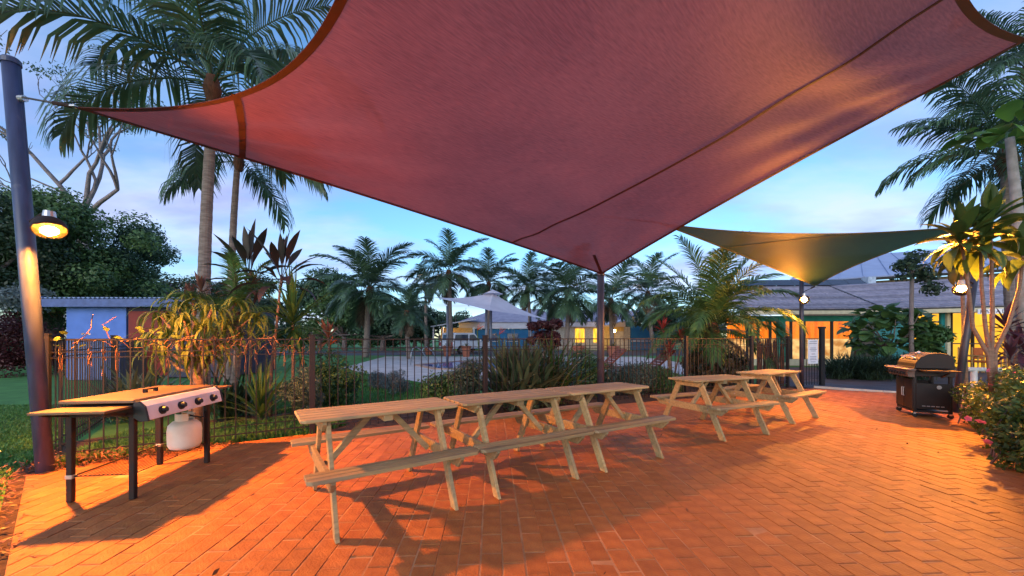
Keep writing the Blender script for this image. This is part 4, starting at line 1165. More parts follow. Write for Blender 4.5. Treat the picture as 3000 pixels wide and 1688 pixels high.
SET_BIG = fronds_set('big', 3.6, PALM_A, 100, nl=50, ll=1.15, lw=.05, hang=.95, specs=((1.3, .8), (1.0, 1.1), (.75, 1.35), (.45, 1.5), (.15, 1.35), (-.25, .9)))
SET_MID = fronds_set('mid', 3.9, PALM_A, 200, nl=62, ll=1.2, lw=.06, hang=.42, specs=((1.15, .9), (.85, 1.1), (.55, 1.2), (.2, 1.2), (-.1, 1.1), (-.45, .8)))
SET_COCO = fronds_set('coco', 2.5, PALM_B, 300, nl=52, ll=.62, lw=.03, hang=.45, specs=((1.35, .7), (1.1, 1.1), (.9, 1.5), (.6, 1.7), (.35, 1.6), (.05, 1.3)))
DEADS = {}
DEAD = LEAF('dead_frond_leaf', (.20, .13, .08), (.11, .07, .045), trans=.2, scale=2)
def palm(label, base, top, r, fset, n, scale, seed, azs=None, group='tall palms', trunkmat=None, fibre=True, lows=True):
    rg = np.random.default_rng(seed)
    t = thing('palm_tree', label, 'palm', base, group=group)
    q = Vector(top) - Vector(base); pts = []
    for i in range(9):
        f = i / 8; p = q * f; p.x += .05 * math.sin(f * 4 + seed); pts.append(p)
    rad = [r * (1.25 - .45 * f / 8) for f in range(9)]
    # ringed trunk: many short bands
    P2, R2 = [], []
    nb_ = max(24, int(q.length / .12))
    for i in range(nb_ + 1):
        f = i / nb_ * 8; k = min(int(f), 7); w = f - k
        P2.append(pts[k].lerp(pts[k + 1], w)); R2.append((rad[k] * (1 - w) + rad[k + 1] * w) * (1.035 if i % 2 else .985))
    MB().tube(P2, R2, 14).build('trunk', trunkmat or TRUNK, t, smooth=False)
    if fibre:
        MB().tube([q - Vector((0, 0, r * 4)), q - Vector((0, 0, r * 1.5)), q + Vector((0, 0, r * 1.2))], [r * .95, r * 1.6, r * 1.0], 12).build('crown_shaft', FIBRE, t)
    m = len(fset)
    for i in range(2 if fset is not SET_BIG else 0):   # old fronds hanging brown under the crown
        az = rg.uniform(0, 6.28); key = fset[-1].name
        if key not in DEADS: DEADS[key] = fset[-1].copy(); DEADS[key].materials[0] = DEAD
        link('dead_frond', DEADS[key], t, q - Vector((0, 0, r)), (rg.normal(0, .15), rg.uniform(.35, .7), az), scale * rg.uniform(.7, .85))
    for i in range(n):
        f = (i + .5) / n
        k = min(m - 1, int(f * m)) if lows else min(m - 2, int(f * (m - 1)))
        az = (i * 2.39996 + rg.normal(0, .15)) if azs is None or i >= len(azs) else azs[i]
        s = scale * rg.uniform(.9, 1.08)
        link('frond', fset[k], t, q + Vector((0, 0, r * (1.2 - 2 * f))), (rg.normal(0, .12), rg.normal(0, .1), az), s)
    return t
# two tall palms at the left
palm('tall ringed palm with the thick trunk left of the sail, crown above the red cloth', (wx(594, 8.6), 8.6, 0), (wx(622, 8.6), 8.6, 7.0), .112, SET_BIG, 14, 1.18, 3, azs=[.3, 2.2, 4.4, 1.2, 3.0, 5.2, 2.95, .2, 4.2, 3.35, 1.6, 5.6, 2.6, .8, 3.9, 5.0, 3.2, 2.0])
palm('second tall palm with thinner grey trunk, right of the thick one', (wx(662, 11.5), 11.5, 0), (wx(700, 11.5), 11.5, 6.65), .095, SET_BIG, 13, .92, 8)
# row of palms behind the pool
mids = [(1083, 838, 26, 1.15, 'broad bushy palm left of the white umbrella', 26), (1192, 905, 24, .72, 'short dark palm close left of the white umbrella', 16),
        (1315, 790, 31, 1.10, 'upright palm standing just behind the white umbrella', 22), (1432, 822, 34, .95, 'palm behind the top of the white umbrella', 18),
        (1545, 835, 32, .92, 'feathery palm right of the white umbrella', 18), (1665, 850, 30, 1.1, 'full palm just left of the central sail pole', 24),
        (1790, 872, 31, 1.02, 'palm directly behind the central sail pole', 20), (1898, 850, 33, 1.05, 'palm behind the left fronds of the near palm', 20),
        (1610, 870, 36, .85, 'small distant palm between the two fuller ones', 16), (1245, 830, 38, .8, 'distant palm peeping between the two left palms', 14)]
for i, (u, v, Y, s, lab, n) in enumerate(mids):
    z = wz(v, Y) - .25
    palm(lab, (wx(u + (-14, 5, 9, -4, 12, -8, 2, 16, -10, 6)[i], Y), Y, 0), (wx(u, Y), Y, z), (.17, .13, .18, .15, .14, .17, .16, .15, .13, .14)[i], SET_MID, n, s * .92, 20 + i, group='palms in a row behind the pool')
# coconut-like palm by the fence, low crown
palm('low spreading palm with yellow-green fronds growing behind the fence by the far tables', (wx(2085, 11.2), 11.2, 0), (wx(2085, 11.2), 11.2, 1.55), .16, SET_COCO, 34, 1.12, 41, group='tall palms')
# right edge palm
palm('tall palm at the right edge with drooping dark fronds over the roof', (wx(2985, 10.5), 10.5, 0), (wx(2950, 10.5), 10.5, 6.3), .15, SET_BIG, 22, .84, 15)
t = palm('grey palm trunk at the far right edge rising out of view', (wx(2995, 12.8), 12.8, 0), (wx(3010, 12.8), 12.8, 10.2), .11, SET_BIG, 16, .9, 17)

# ------------------------------------------------------------------ broad-leaved trees
BARK = M('bark_grey', (.20, .16, .145), (.11, .085, .08), rough=.9, scale=5, stretch=(1, 1, .4), bump=.6)
def tree(label, base, trunk_h, trunk_r, centre, radii, nclump, csize, nleaf, lsize, mat, seed, name='leafy_tree', group='background trees', cat='tree', low=-.45, shell=.55, hang=0, aspect=2.2):
    rg = np.random.default_rng(seed); t = thing(name, label, cat, base, group=group)
    b = Vector(base); mb = MB(); tips = []
    c = Vector(centre) - b
    if trunk_h > 0:
        mid = Vector((rg.normal(0, .1), rg.normal(0, .1), trunk_h))
        mb.tube([(0, 0, -.1), mid * .5, mid], [trunk_r * 1.2, trunk_r, trunk_r * .8], 9)
        for k in range(6):
            d = np.array(c) + rg.normal(size=3) * np.array(radii) * .55
            mb.tube([mid * .9, mid.lerp(Vector(d), .5) + Vector(rg.normal(0, .1 * radii[0], 3)), Vector(d)], [trunk_r * .55, trunk_r * .35, trunk_r * .1], 6)
        mb.build('trunk', BARK, t, smooth=True)
    V, Q = leaf_cloud(clumps_in(tuple(c), radii, nclump, rg, csize, low), nleaf, lsize, rg, shell=shell, hang=hang, aspect=aspect)
    link('crown', mesh_np('crown', V, Q, mat), t)
    return t
G1 = LEAF('leaf_deep', (.13, .22, .07), (.06, .115, .04), scale=.6)
G2 = LEAF('leaf_blue_green', (.08, .15, .08), (.04, .085, .05), scale=.6)
G3 = LEAF('leaf_dark', (.045, .08, .038), (.022, .045, .022), scale=.4)
GR = LEAF('leaf_maroon', (.095, .022, .022), (.045, .012, .014), scale=.8)
G4 = LEAF('leaf_mid', (.075, .15, .04), (.03, .07, .022), scale=.8)
GS = LEAF('leaf_silver', (.20, .24, .23), (.11, .14, .135), scale=1)
tree('large dense green tree behind the navy pole', (wx(150, 20), 20, 0), 3, .4, (wx(215, 20), 20, 4.9), (4.6, 3.5, 4.5), 80, 1.0, 60000, .17, G1, 1, low=-.85)
tree('darker green tree at the far left behind the hedge', (wx(-60, 17), 17, 0), 2.5, .3, (wx(-40, 17), 17, 4.6), (3.6, 2.6, 4.2), 46, .9, 26000, .16, G3, 2, low=-.85)
tree('rounded blue green tree to the right of the large tree', (wx(385, 22), 22, 0), 2, .3, (wx(390, 22), 22, 4.4), (2.1, 2.0, 4.0), 34, .75, 24000, .15, G2, 3, low=-.85)
tree('low dark tree between the big tree and the palm trunks', (wx(520, 46), 46, 0), 2, .3, (wx(520, 46), 46, 4.4), (5.8, 3, 4.4), 46, 1.2, 14000, .3, G3, 4)
for i, (u, v0, Y, rx, rz, m_, lab) in enumerate(((935, 865, 42, 4.5, 4.6, G2, 'dark tree mass left of the broad palm'), (1010, 915, 40, 4, 3.2, G1, 'green tree below the broad palm'), (1120, 940, 40, 4.2, 2.8, G2, 'dark bushy tree under the short palm'),
        (1215, 945, 48, 3.8, 2.8, G3, 'low dark tree left of the motel porch'), (2010, 930, 38, 5, 2.6, G3, 'dark tree behind the left fronds of the low palm'), (690, 880, 38, 5, 3.8, G3, 'dark tree seen between the cordyline stems'), (1290, 950, 62, 7, 3.2, G2, 'far dark tree behind the motel porch'), (1500, 955, 62, 8, 3.0, G3, 'far dark tree behind the blue motel roof'), (1730, 950, 60, 8, 3.4, G2, 'far dark tree behind the lit motel windows'), (1930, 950, 60, 7, 3.4, G3, 'far dark tree right of the lit verandah'))):
    tree(lab, (wx(u, Y), Y, 0), 1.5, .25, (wx(u, Y), Y, max(rz * .75, wz(v0, Y) - rz * .2)), (rx, 2.5, rz), 26, 1.1, 9000, .32, m_, 30 + i)
for i, (u, Y, lab) in enumerate(((610, 52, 'low hedge mass between the two palm trunks'), (760, 54, 'low hedge mass behind the leaning cordyline'), (900, 52, 'low hedge mass below the slender far pines'), (1040, 52, 'low hedge mass behind the broad palm trunk'), (1180, 54, 'low hedge mass left of the motel porch'))):
    tree(lab, (wx(u, Y), Y, 0), 0, 0, (wx(u, Y), Y, 1.5), (5.2, 1.5, 1.9), 34, .9, 7000, .32, (G1, G2, G3)[i % 3], 400 + i, name='far_hedge', cat='hedge', group='far hedges along the road', low=-.9)
# small far conifers
PINE = M('pine_green', (.02, .045, .03), (.012, .028, .02), rough=.8, island=.3)
for i, (u, Y, h, lab) in enumerate(((1365, 55, 5.6, 'small layered pine left of the umbrella post'), (1335, 60, 5.2, 'smallest layered pine beside it'), (870, 80, 12.5, 'slender far pine above the dark trees'), (905, 85, 11.5, 'second slender far pine right of the first'))):
    rg = np.random.default_rng(60 + i); t = thing('pine_tree', lab, 'pine', (wx(u, Y), Y, 0), group='far pines')
    MB().tube([(0, 0, 0), (0, 0, h)], [.16, .02], 6).build('trunk', BARK, t)
    nb = NB(); nl = 11
    for k in range(nl):
        z = h * (.25 + .72 * k / nl); L = h * .30 * (1 - .85 * k / nl)
        for a in range(7):
            V, Q = blade(L * rg.uniform(.8, 1.1), L * .28, .35, .5, 4); nb.add(rotz(V, a * .9 + k) + np.array([0, 0, z]), Q)
    nb.build('crown', PINE, t)
# bare-limbed tree at the upper left with sparse leaves
t = thing('bare_tree', 'sparse tree with bare crooked grey branches above the dense tree', 'tree', (wx(240, 25), 25, 0))
rg = np.random.default_rng(77); mb = MB(); tips = []
mb.tube([(0, 0, 0), (.3, 0, 5), (0, 0, 9.6)], [.5, .4, .3], 8)
for dx, dz, L in ((-.9, .9, 3.4), (.6, 1.0, 3.6), (1.3, .55, 3.2), (-1.5, .5, 3.0), (.1, 1.3, 3.5), (-.4, 1.2, 3.8)):
    branches(mb, (0, 0, 9.3), (dx, rg.normal(0, .3), dz), L, .16, 4, rg, tips, spread=.55, up=.1)
mb.build('trunk', M('bark_pale', (.26, .22, .22), (.17, .14, .14), rough=.9), t, smooth=True)
cl = [((p.x, p.y, p.z), (.6, .6, .4)) for p, d in tips if rg.random() < .35]
V, Q = leaf_cloud(cl, 4200, .17, rg, shell=.1, hang=.6)
link('crown', mesh_np('crown', V, Q, G2), t)
# hedge of maroon leaves at the far left
tree('long dark maroon hedge left of the shed', (wx(20, 13.5), 13.5, 0), 0, 0, (wx(20, 13.5), 13.5, 1.05), (3.0, .7, 1.15), 46, .5, 16000, .09, GR, 90, name='maroon_hedge', cat='hedge', low=-.9, group='hedges')
tree('tangled grey twiggy shrub behind the navy pole', (wx(30, 15.5), 15.5, 0), .3, .05, (wx(25, 15.5), 15.5, 2.6), (1.6, .8, 1.0), 14, .4, 2600, .12, GS, 91, name='twiggy_shrub', cat='shrub', group='shrubs')

# ------------------------------------------------------------------ garden plants
STEM = M('cane_stem', (.26, .15, .10), (.17, .095, .065), rough=.8, scale=8, stretch=(1, 1, 6), bump=.4)
CORD_R = LEAF('cordyline_leaf', (.06, .032, .03), (.032, .032, .022), trans=.3, rough=.35, scale=3)
CORD_P = M('cordyline_petiole', (.24, .045, .05), (.14, .03, .03), rough=.5)
CORD_G = LEAF('cordyline_green', (.075, .12, .025), (.035, .065, .018), trans=.4, rough=.35, scale=3)
YEL = LEAF('drooping_yellow_leaf', (.25, .27, .04), (.13, .18, .03), trans=.35, scale=2.5, island=.3)
DRAC = LEAF('dracaena_leaf', (.11, .19, .035), (.05, .10, .03), trans=.35, rough=.35)
FLAX = LEAF('flax_leaf', (.14, .19, .11), (.08, .12, .08), trans=.2, rough=.4, island=.4)
FLAX2 = LEAF('flax_leaf_olive', (.13, .17, .085), (.075, .105, .055), trans=.25, rough=.4, island=.4)
ROSE = LEAF('rosemary_leaf', (.11, .15, .10), (.06, .09, .06), trans=.2)
BUSH = LEAF('bush_leaf', (.09, .18, .05), (.045, .10, .03), trans=.3)
FLOW_O = LEAF('flower_orange', (.75, .18, .02), (.5, .08, .02), island=.2)
FLOW_P = LEAF('flower_pink', (.62, .18, .26), (.5, .1, .2), island=.2)
wide = [.25, .35, .75, 1, .85, .45, .03]
def leaf_plant(name, label, base, heads, leafmat, L, W, n, seed, e=(.5, 1.4), droop=(.3, 1.2), petiole=.0, cat='plant', group=None, stemr=.025, prof=wide, stem=None, variants=6, az=None):
    """stemmed plant: each head carries separate large leaves"""
    rg = np.random.default_rng(seed); t = thing(name, label, cat, base, group=group)
    b = Vector(base)
    mes = []
    for k in range(variants):
        f = k / (variants - 1)
        V, Q = blade(L, W, e[1] - (e[1] - e[0]) * f, droop[0] + (droop[1] - droop[0]) * f, 7, prof=prof, fold=.3)
        mes.append(mesh_np('leaf', V, Q, leafmat))
    for path in heads:
        P = [Vector(p) - b for p in path]
        MB().tube(P, [stemr * (1.2 - .5 * i / max(1, len(P) - 1)) for i in range(len(P))], 8).build('stem', stem or STEM, t, smooth=True)
        top = P[-1]
        for i in range(n):
            f = (i + .5) / n; k = min(variants - 1, int(f * variants))
            az_ = i * 2.39996 + rg.normal(0, .2)
            link('leaf', mes[k], t, top + Vector((0, 0, -.16 * f * L / .5)), (rg.normal(0, .12), rg.normal(0, .1), az_), rg.uniform(.78, 1.12))
    return t
# dark red cordylines on tall stems
c1 = (wx(728, 7.4), 7.4, 0); c2 = (wx(792, 6.4), 6.4, 0)
cprof = [.12, .10, .12, .5, 1, .95, .6, .03]
leaf_plant('cordyline', 'tall red cordyline in front of the second palm trunk', c1, [[c1, (c1[0] + .05, 7.4, 1.2), (wx(730, 7.4), 7.4, wz(800, 7.4))]], CORD_R, .95, .15, 24, 1, e=(.15, 1.45), droop=(.05, 1.6), group='cordylines behind the left fence', prof=cprof)
leaf_plant('cordyline', 'tall red cordyline with leaning stem beside the spiky green plant', c2, [[c2, (wx(795, 6.4), 6.4, .8), (wx(808, 6.4), 6.4, 1.4), (wx(825, 6.4), 6.4, wz(805, 6.4))]], CORD_R, .85, .13, 24, 2, e=(.1, 1.45), droop=(.05, 1.7), group='cordylines behind the left fence', prof=cprof)
# yellow-green weeping plant lit by the left lamp
t = thing('weeping_dracaena', 'weeping plant with drooping yellow green leaves behind the flat barbecue', 'plant', (wx(575, 5.5), 5.5, 0))
b = Vector((wx(575, 5.5), 5.5, 0)); rg = np.random.default_rng(4)
mb = MB(); mb.tube([(0, 0, 0), (.02, 0, .5), (.0, 0, .95)], [.11, .09, .07], 10)
heads = []
for (u, v, dy) in ((470, 925, -.1), (520, 900, .1), (565, 880, .2), (620, 905, 0), (660, 950, .2), (500, 980, -.25), (560, 1000, -.2), (600, 960, -.3), (450, 990, 0), (640, 1020, .1), (540, 940, -.35), (700, 985, .3), (590, 1050, -.15), (480, 1040, .1), (740, 930, .4), (690, 890, .45)):
    Y = 5.5 + dy; h = at(u, v, Y) - b; heads.append(h)
    mb.tube([(0, 0, .8), (h.x * .5, h.y * .5, max(.8, h.z * .8)), h], [.035, .025, .015], 6)
mb.build('stem', STEM, t, smooth=True)
wl_ = []
for k in range(5):
    V, Q = blade(.44, .034, 1.15 - .25 * k, 2.7, 8, prof=[.5, .9, 1, 1, .9, .7, .04], power=.7); wl_.append(mesh_np('leaf', V, Q, YEL))
for h in heads:
    for i in range(22): link('leaf', wl_[i % 5], t, h + Vector(rg.normal(0, .03, 3)), (rg.normal(0, .15), rg.normal(0, .15), i * 2.4 + rg.normal(0, .3)), rg.uniform(.75, 1.2))
# leafy bright cycad-like fronds and red bromeliads behind it
palm('young feathery palm with bright fronds above the weeping plant', (wx(690, 6.8), 6.8, 0), (wx(690, 6.8), 6.8, 1.7), .06, SET_COCO, 16, .48, 55, group='young palms behind the left fence')
leaf_plant('bromeliad_clump', 'reddish bronze leafed plant above the weeping dracaena', (wx(610, 6.6), 6.6, 0), [[(wx(610, 6.6), 6.6, 0), (wx(u, 6.6), 6.6 + d, wz(v, 6.6))] for u, v, d in ((590, 850, 0), (660, 845, .2), (545, 880, .1), (700, 830, .3), (500, 870, .3))], LEAF('bronze_leaf', (.30, .10, .07), (.15, .07, .04), scale=3), .32, .06, 22, 6, e=(.0, 1.4), droop=(.2, 1.5), cat='plant', stemr=.02)
# spiky green dracaena at right of it, on a trunk
d0 = (wx(860, 6.6), 6.6, 0)
leaf_plant('spiky_yucca', 'spiky bright green yucca head right of the red cordylines', d0, [[d0, (wx(858, 6.6), 6.6, .9), (wx(858, 6.6), 6.6, wz(925, 6.6))]], DRAC, .85, .055, 70, 7, e=(-.5, 1.5), droop=(.05, .5), cat='plant', prof=[.7, 1, 1, .8, .5, .03], group='yuccas behind the left fence')
d0 = (wx(765, 5.9), 5.9, 0)
leaf_plant('spiky_yucca', 'low spiky green yucca close behind the fence left of the first post', d0, [[d0, (d0[0], 5.9, .12), (wx(765, 5.9), 5.9, .22)]], DRAC, .8, .05, 60, 8, e=(-.1, 1.5), droop=(.1, .9), cat='plant', prof=[.7, 1, 1, .8, .5, .03], group='yuccas behind the left fence')
d0 = (wx(880, 8.5), 8.5, 0)
leaf_plant('spiky_yucca', 'darker spiky yucca lower down behind the first fence post', d0, [[d0, (d0[0], 8.5, .6), (d0[0], 8.5, 1.1)]], DRAC, .8, .05, 50, 9, e=(-.4, 1.5), droop=(.1, .7), cat='plant', prof=[.7, 1, 1, .8, .5, .03], group='yuccas behind the left fence')
def blades_thing(name, label, base, n, L, W, e, droop, mat, seed, spread=.15, cat='plant', group=None, seg=5, lrng=.4):
    t = thing(name, label, cat, base, group=group); rg = np.random.default_rng(seed)
    rosette(n, L, W, e, droop, rg, seg=seg, spread=spread, lrng=lrng).build('leaves', mat, t)
    return t
blades_thing('flax_clump', 'blue grey strap-leafed flax behind the barbecue and fence', (wx(400, 6.2), 6.2, 0), 130, 1.1, .06, (.5, 1.45), (.2, 1.2), FLAX, 10, group='flax clumps')
blades_thing('flax_clump', 'dark flax clump to the right of the weeping plant trunk', (wx(690, 6.4), 6.4, 0), 90, .9, .05, (.4, 1.45), (.2, 1.3), LEAF('flax_dark', (.05, .085, .03), (.025, .045, .02)), 11, group='flax clumps')
blades_thing('flax_clump', 'big olive flax clump right of the second fence post', (wx(1530, 7.4), 7.4, 0), 420, 1.5, .085, (.5, 1.5), (.1, 1.7), FLAX2, 12, spread=.22, group='flax clumps')
blades_thing('flax_clump', 'upright blue green flax in the middle of the olive clump', (wx(1495, 7.6), 7.6, 0), 40, 1.55, .075, (1.15, 1.52), (.05, .5), FLAX, 13, spread=.12, group='flax clumps')
blades_thing('flax_clump', 'lighter green flax at the right side of the olive clump', (wx(1610, 7.9), 7.9, 0), 190, 1.5, .06, (.6, 1.5), (.1, 1.3), DRAC, 14, spread=.18, group='flax clumps')
def shrub(name, label, u, Y, rx, ry, h, mat, n, size, seed, nc=18, cs=.3, group='shrubs behind the fence', hang=0, aspect=2.2, zc=None):
    return tree(label, (wx(u, Y), Y, 0), 0, 0, (wx(u, Y), Y, h * .5 if zc is None else zc), (rx, ry, h * .52), nc, cs, n, size, mat, seed, name=name, cat='shrub', group=group, low=-.9, hang=hang, aspect=aspect)
shrub('rounded_shrub', 'rounded dark green shrub right behind the first fence post', 970, 7.2, .42, .4, .92, BUSH, 9000, .06, 200)
shrub('rosemary_bush', 'grey green rosemary bush at the foot of the first fence post', 880, 6.1, .35, .35, .85, ROSE, 7000, .05, 201, aspect=4, cs=.16)
shrub('rosemary_bush', 'small silvery lavender bush on the pool lawn', 1105, 10.0, .18, .18, .42, GS, 5000, .05, 202, aspect=4, cs=.16)
shrub('rosemary_bush', 'second silvery lavender bush, farther right on the pool lawn', 1160, 9.0, .25, .22, .48, GS, 4500, .05, 203, aspect=4, cs=.15)
shrub('rounded_shrub', 'leafy green shrub left of the second fence post', 1325, 7.6, .42, .4, .6, BUSH, 8000, .06, 204)
shrub('rosemary_bush', 'dry grey twiggy bush just left of the second fence post', 1375, 7.2, .35, .35, .95, ROSE, 6000, .06, 205, aspect=5, cs=.18)
shrub('rounded_shrub', 'bright green mound shrub left of the central pole', 1690, 9.2, .8, .6, .95, BUSH, 9000, .06, 206)
shrub('rounded_shrub', 'low green shrub right of the central pole', 1830, 9.2, .7, .5, .62, ROSE, 9000, .06, 207, aspect=3.5)
shrub('rounded_shrub', 'low green shrub in front of the second lounger', 1930, 9.6, .6, .5, .6, BUSH, 7000, .06, 208)
shrub('dark_understory', 'tangled dark shrub round the foot of the low palm', 2090, 10.4, 1.2, .6, .95, LEAF('understory', (.10, .075, .03), (.04, .035, .018), scale=2), 8000, .10, 209)
tree('dark red leafed shrub behind the flax clump', (wx(1600, 13), 13, 0), .8, .06, (wx(1602, 13), 13, 1.4), (.62, .5, .85), 17, .2, 3600, .13, GR, 210, name='red_shrub', cat='shrub', group='shrubs behind the fence', low=-.9)
leaf_plant('cordyline', 'red tipped cordyline low beside the near palm', (wx(1970, 11), 11, 0), [[(wx(1970, 11), 11, 0), (wx(1960, 11), 11, .9)], [(wx(1970, 11), 11, 0), (wx(2000, 11), 11, 1.25)], [(wx(1970, 11), 11, 0), (wx(1940, 11), 11, 1.6)]], LEAF('cordyline_bright', (.45, .06, .04), (.25, .03, .03)), .42, .08, 16, 17, e=(.3, 1.4), droop=(.2, .9), group='red cordylines by the pool')
leaf_plant('cordyline', 'orange red cordyline behind the first fence post', (wx(965, 10), 10, 0), [[(wx(965, 10), 10, 0), (wx(962, 10), 10, 1.35)]], LEAF('cordyline_orange', (.42, .12, .05), (.25, .07, .035)), .5, .09, 26, 18, e=(-.2, 1.4), droop=(.2, 1.0), group='red cordylines by the pool')
def strelitzia(label, u, v, Y, seed):
    rg = np.random.default_rng(seed); b = Vector((wx(u, Y), Y, 0)); t = thing('bird_of_paradise_flower', label, 'flower', b, group='orange strelitzia flowers')
    q = at(u, v, Y) - b
    MB().tube([(0, 0, 0), q * .5 + Vector((.06, 0, 0)), q], .012, 6).build('stalk', DRAC, t, smooth=True)
    for k in range(6):
        V, Q = blade(.19, .035, .35 + .2 * k, .3, 4); o = link('petal', mesh_np('petal', V, Q, FLOW_O), t, q); o.rotation_euler = (rg.normal(0, .3), 0, rg.normal(0, .3))
    V, Q = blade(.22, .04, .1, .1, 4); link('beak', mesh_np('beak', V, Q, CORD_P), t, q)
strelitzia('orange strelitzia flower standing right of the umbrella posts', 1462, 980, 8.2, 1)
strelitzia('orange strelitzia flower left of the second fence post', 1398, 968, 8.4, 2)
strelitzia('orange strelitzia flower drooping behind the first fence post', 968, 1010, 7.4, 3)

# big round leafy tree and grass border before the reception
LOB = LEAF('big_leaf', (.10, .19, .055), (.05, .105, .035), trans=.3, scale=2)
t = thing('fig_tree', 'round bushy tree with big lobed leaves before the reception', 'tree', (wx(2600, 13.5), 13.5, 0))
MB().tube([(0, 0, 0), (.05, 0, .6), (0, 0, 1.1)], [.1, .08, .07], 8).build('trunk', BARK, t)
rg = np.random.default_rng(31)
bl = []
for k in range(4):
    V, Q = blade(.34, .32, .5 - .3 * k, .8, 5, prof=[.3, .9, 1, .8, .6, .1], fold=.2); bl.append(mesh_np('leaf', V, Q, LOB))
for i in range(290):
    d = rg.normal(size=3); d /= np.linalg.norm(d); 
    if d[2] < -.75: d[2] *= -1
    rr = rg.uniform(.6, 1.0)
    p = Vector((d[0] * 1.25 * rr, d[1] * 1.0 * rr, 1.42 + d[2] * .98 * rr))
    az = math.atan2(d[1], d[0]) + rg.normal(0, .5)
    link('leaf', bl[i % 4], t, p, (rg.normal(0, .25), rg.normal(0, .25), az), rg.uniform(.8, 1.25))
for i in range(9): MB().tube([(0, 0, .9), Vector((math.cos(i * .7) * .6, math.sin(i * .7) * .6, 1.3 + .1 * (i % 3))), Vector((math.cos(i * .7) * 1.0, math.sin(i * .7) * .9, 1.5 + .2 * (i % 4)))], [.04, .025, .01], 5).build('branch', BARK, t)
rg = np.random.default_rng(32)
ORD = 'first second third fourth fifth sixth seventh eighth ninth tenth eleventh twelfth'.split()
for i in range(12):
    f = i / 11; u = 2450 + 235 * f; Y = 12.4 + .3 * math.sin(i)
    blades_thing('mondo_grass_tuft', 'dark mondo grass tuft, %s from the left in the border under the round tree' % ORD[i], (wx(u, Y), Y, 0), 230, 1.05, .03, (.6, 1.5), (.6, 2.3), LEAF('mondo_leaf', (.05, .085, .045), (.022, .04, .025)), 300 + i, spread=.14, cat='grass', group='mondo grass tufts in the border', seg=4)
MB().tube([(wx(2675, 13), 13, -.05), (wx(2665, 13), 13, 2.2), (wx(2668, 13), 13, 3.55)], [.09, .075, .065], 12)
t = thing('slim_grey_tree', 'slim bare grey trunk with small leaf tuft beside the round tree', 'tree', (wx(2672, 12.6), 12.6, 0))
MB().tube([(0, 0, -.05), (-.03, 0, 1.6), (.0, 0, 3.6)], [.07, .06, .05], 12).build('trunk', BARK, t, smooth=True)
V, Q = leaf_cloud([((rg.normal(0, .55), rg.normal(0, .4), 3.5 + rg.normal(0, .3)), (.32, .32, .2)) for _ in range(12)], 1500, .13, rg, shell=.2)
link('crown', mesh_np('crown', V, Q, LEAF('tuft_leaf', (.06, .10, .06), (.03, .05, .03))), t)
shrub('leafy_shrub', 'glossy leafy shrub against the teal door', 2735, 13.2, .55, .5, 1.9, BUSH, 2600, .14, 220, group='shrubs by the reception', cs=.28)

# ------------------------------------------------------------------ right-hand planting
# papaya-like tree
t = thing('papaya_tree', 'slender tree with bright green drooping leaf head at the right edge', 'tree', (wx(2990, 8.2), 8.2, 0))
MB().tube([(.1, 0, 0), (.05, 0, 2.4), (-.02, 0, 3.6), (wx(2958, 8.2) - wx(2990, 8.2), 0, 5.55)], [.12, .1, .09, .07], 12).build('trunk', M('bark_smooth', (.30, .27, .25), (.2, .18, .16), rough=.8), t, smooth=True)
rg = np.random.default_rng(41); top = Vector((wx(2958, 8.2) - wx(2990, 8.2), 0, 5.55))
V, Q = blade(.55, .42, .1, .9, 6, prof=[.15, .5, 1, .9, .6, .05], fold=.2); pme = mesh_np('leaf', V, Q, LEAF('papaya_leaf', (.12, .24, .04), (.06, .13, .03)))
for i in range(34):
    az = i * 2.4; r_ = rg.uniform(.1, .75); link('leaf', pme, t, top + Vector((math.cos(az) * r_, math.sin(az) * r_, rg.uniform(-.1, .32))), (rg.normal(0, .25), rg.normal(0, .3), az), rg.uniform(.7, 1.1))
# broad-leafed cordylines on bare stems
b0 = Vector((wx(2915, 5.7), 5.7, 0))
def rp(u, v, Y=5.7): return at(u, v, Y)
heads = [[b0, rp(2895, 1040), rp(2850, 960), rp(2832, 800), rp(2812, 690)], [b0, rp(2898, 1030), rp(2886, 950), rp(2876, 840), rp(2872, 700)], [b0, rp(2905, 1030), rp(2908, 920), rp(2905, 760), rp(2900, 640)], [b0, rp(2915, 1030), rp(2955, 950), rp(2985, 850), rp(3000, 740)]]
leaf_plant('broad_cordyline', 'multi stemmed cordyline with broad green leaves around the right lamp', b0, heads, CORD_G, .54, .165, 28, 42, e=(-.5, 1.45), droop=(.2, 1.4), group=None, stemr=.025, prof=[.15, .3, .8, 1, .85, .5, .03])
b1 = Vector((wx(2830, 6.9), 6.9, 0))
leaf_plant('broad_cordyline', 'cordyline with orange lit leaves just above the right lamp', b1, [[b1 + Vector((1.3, 1.1, 0)), b1 + Vector((1.25, 1.1, 1.6)), at(2815, 745, 8.0)]], LEAF('cordyline_gold', (.12, .10, .025), (.06, .055, .018)), .62, .16, 26, 43, e=(-.7, 1.4), droop=(.3, 1.7), stemr=.035, prof=[.15, .3, .8, 1, .85, .5, .03])
leaf_plant('dark_cordyline', 'dark purple leafed plant behind the right stems', (wx(2945, 8), 8, 0), [[(wx(2945, 8), 8, 0), at(2945, 955, 8)], [(wx(2945, 8), 8, 0), at(2985, 1010, 8)], [(wx(2945, 8), 8, 0), at(2960, 1040, 7.6)]], LEAF('purple_leaf', (.10, .03, .045), (.05, .018, .025)), .5, .10, 22, 44, e=(-.4, 1.3), droop=(.2, 1.2))
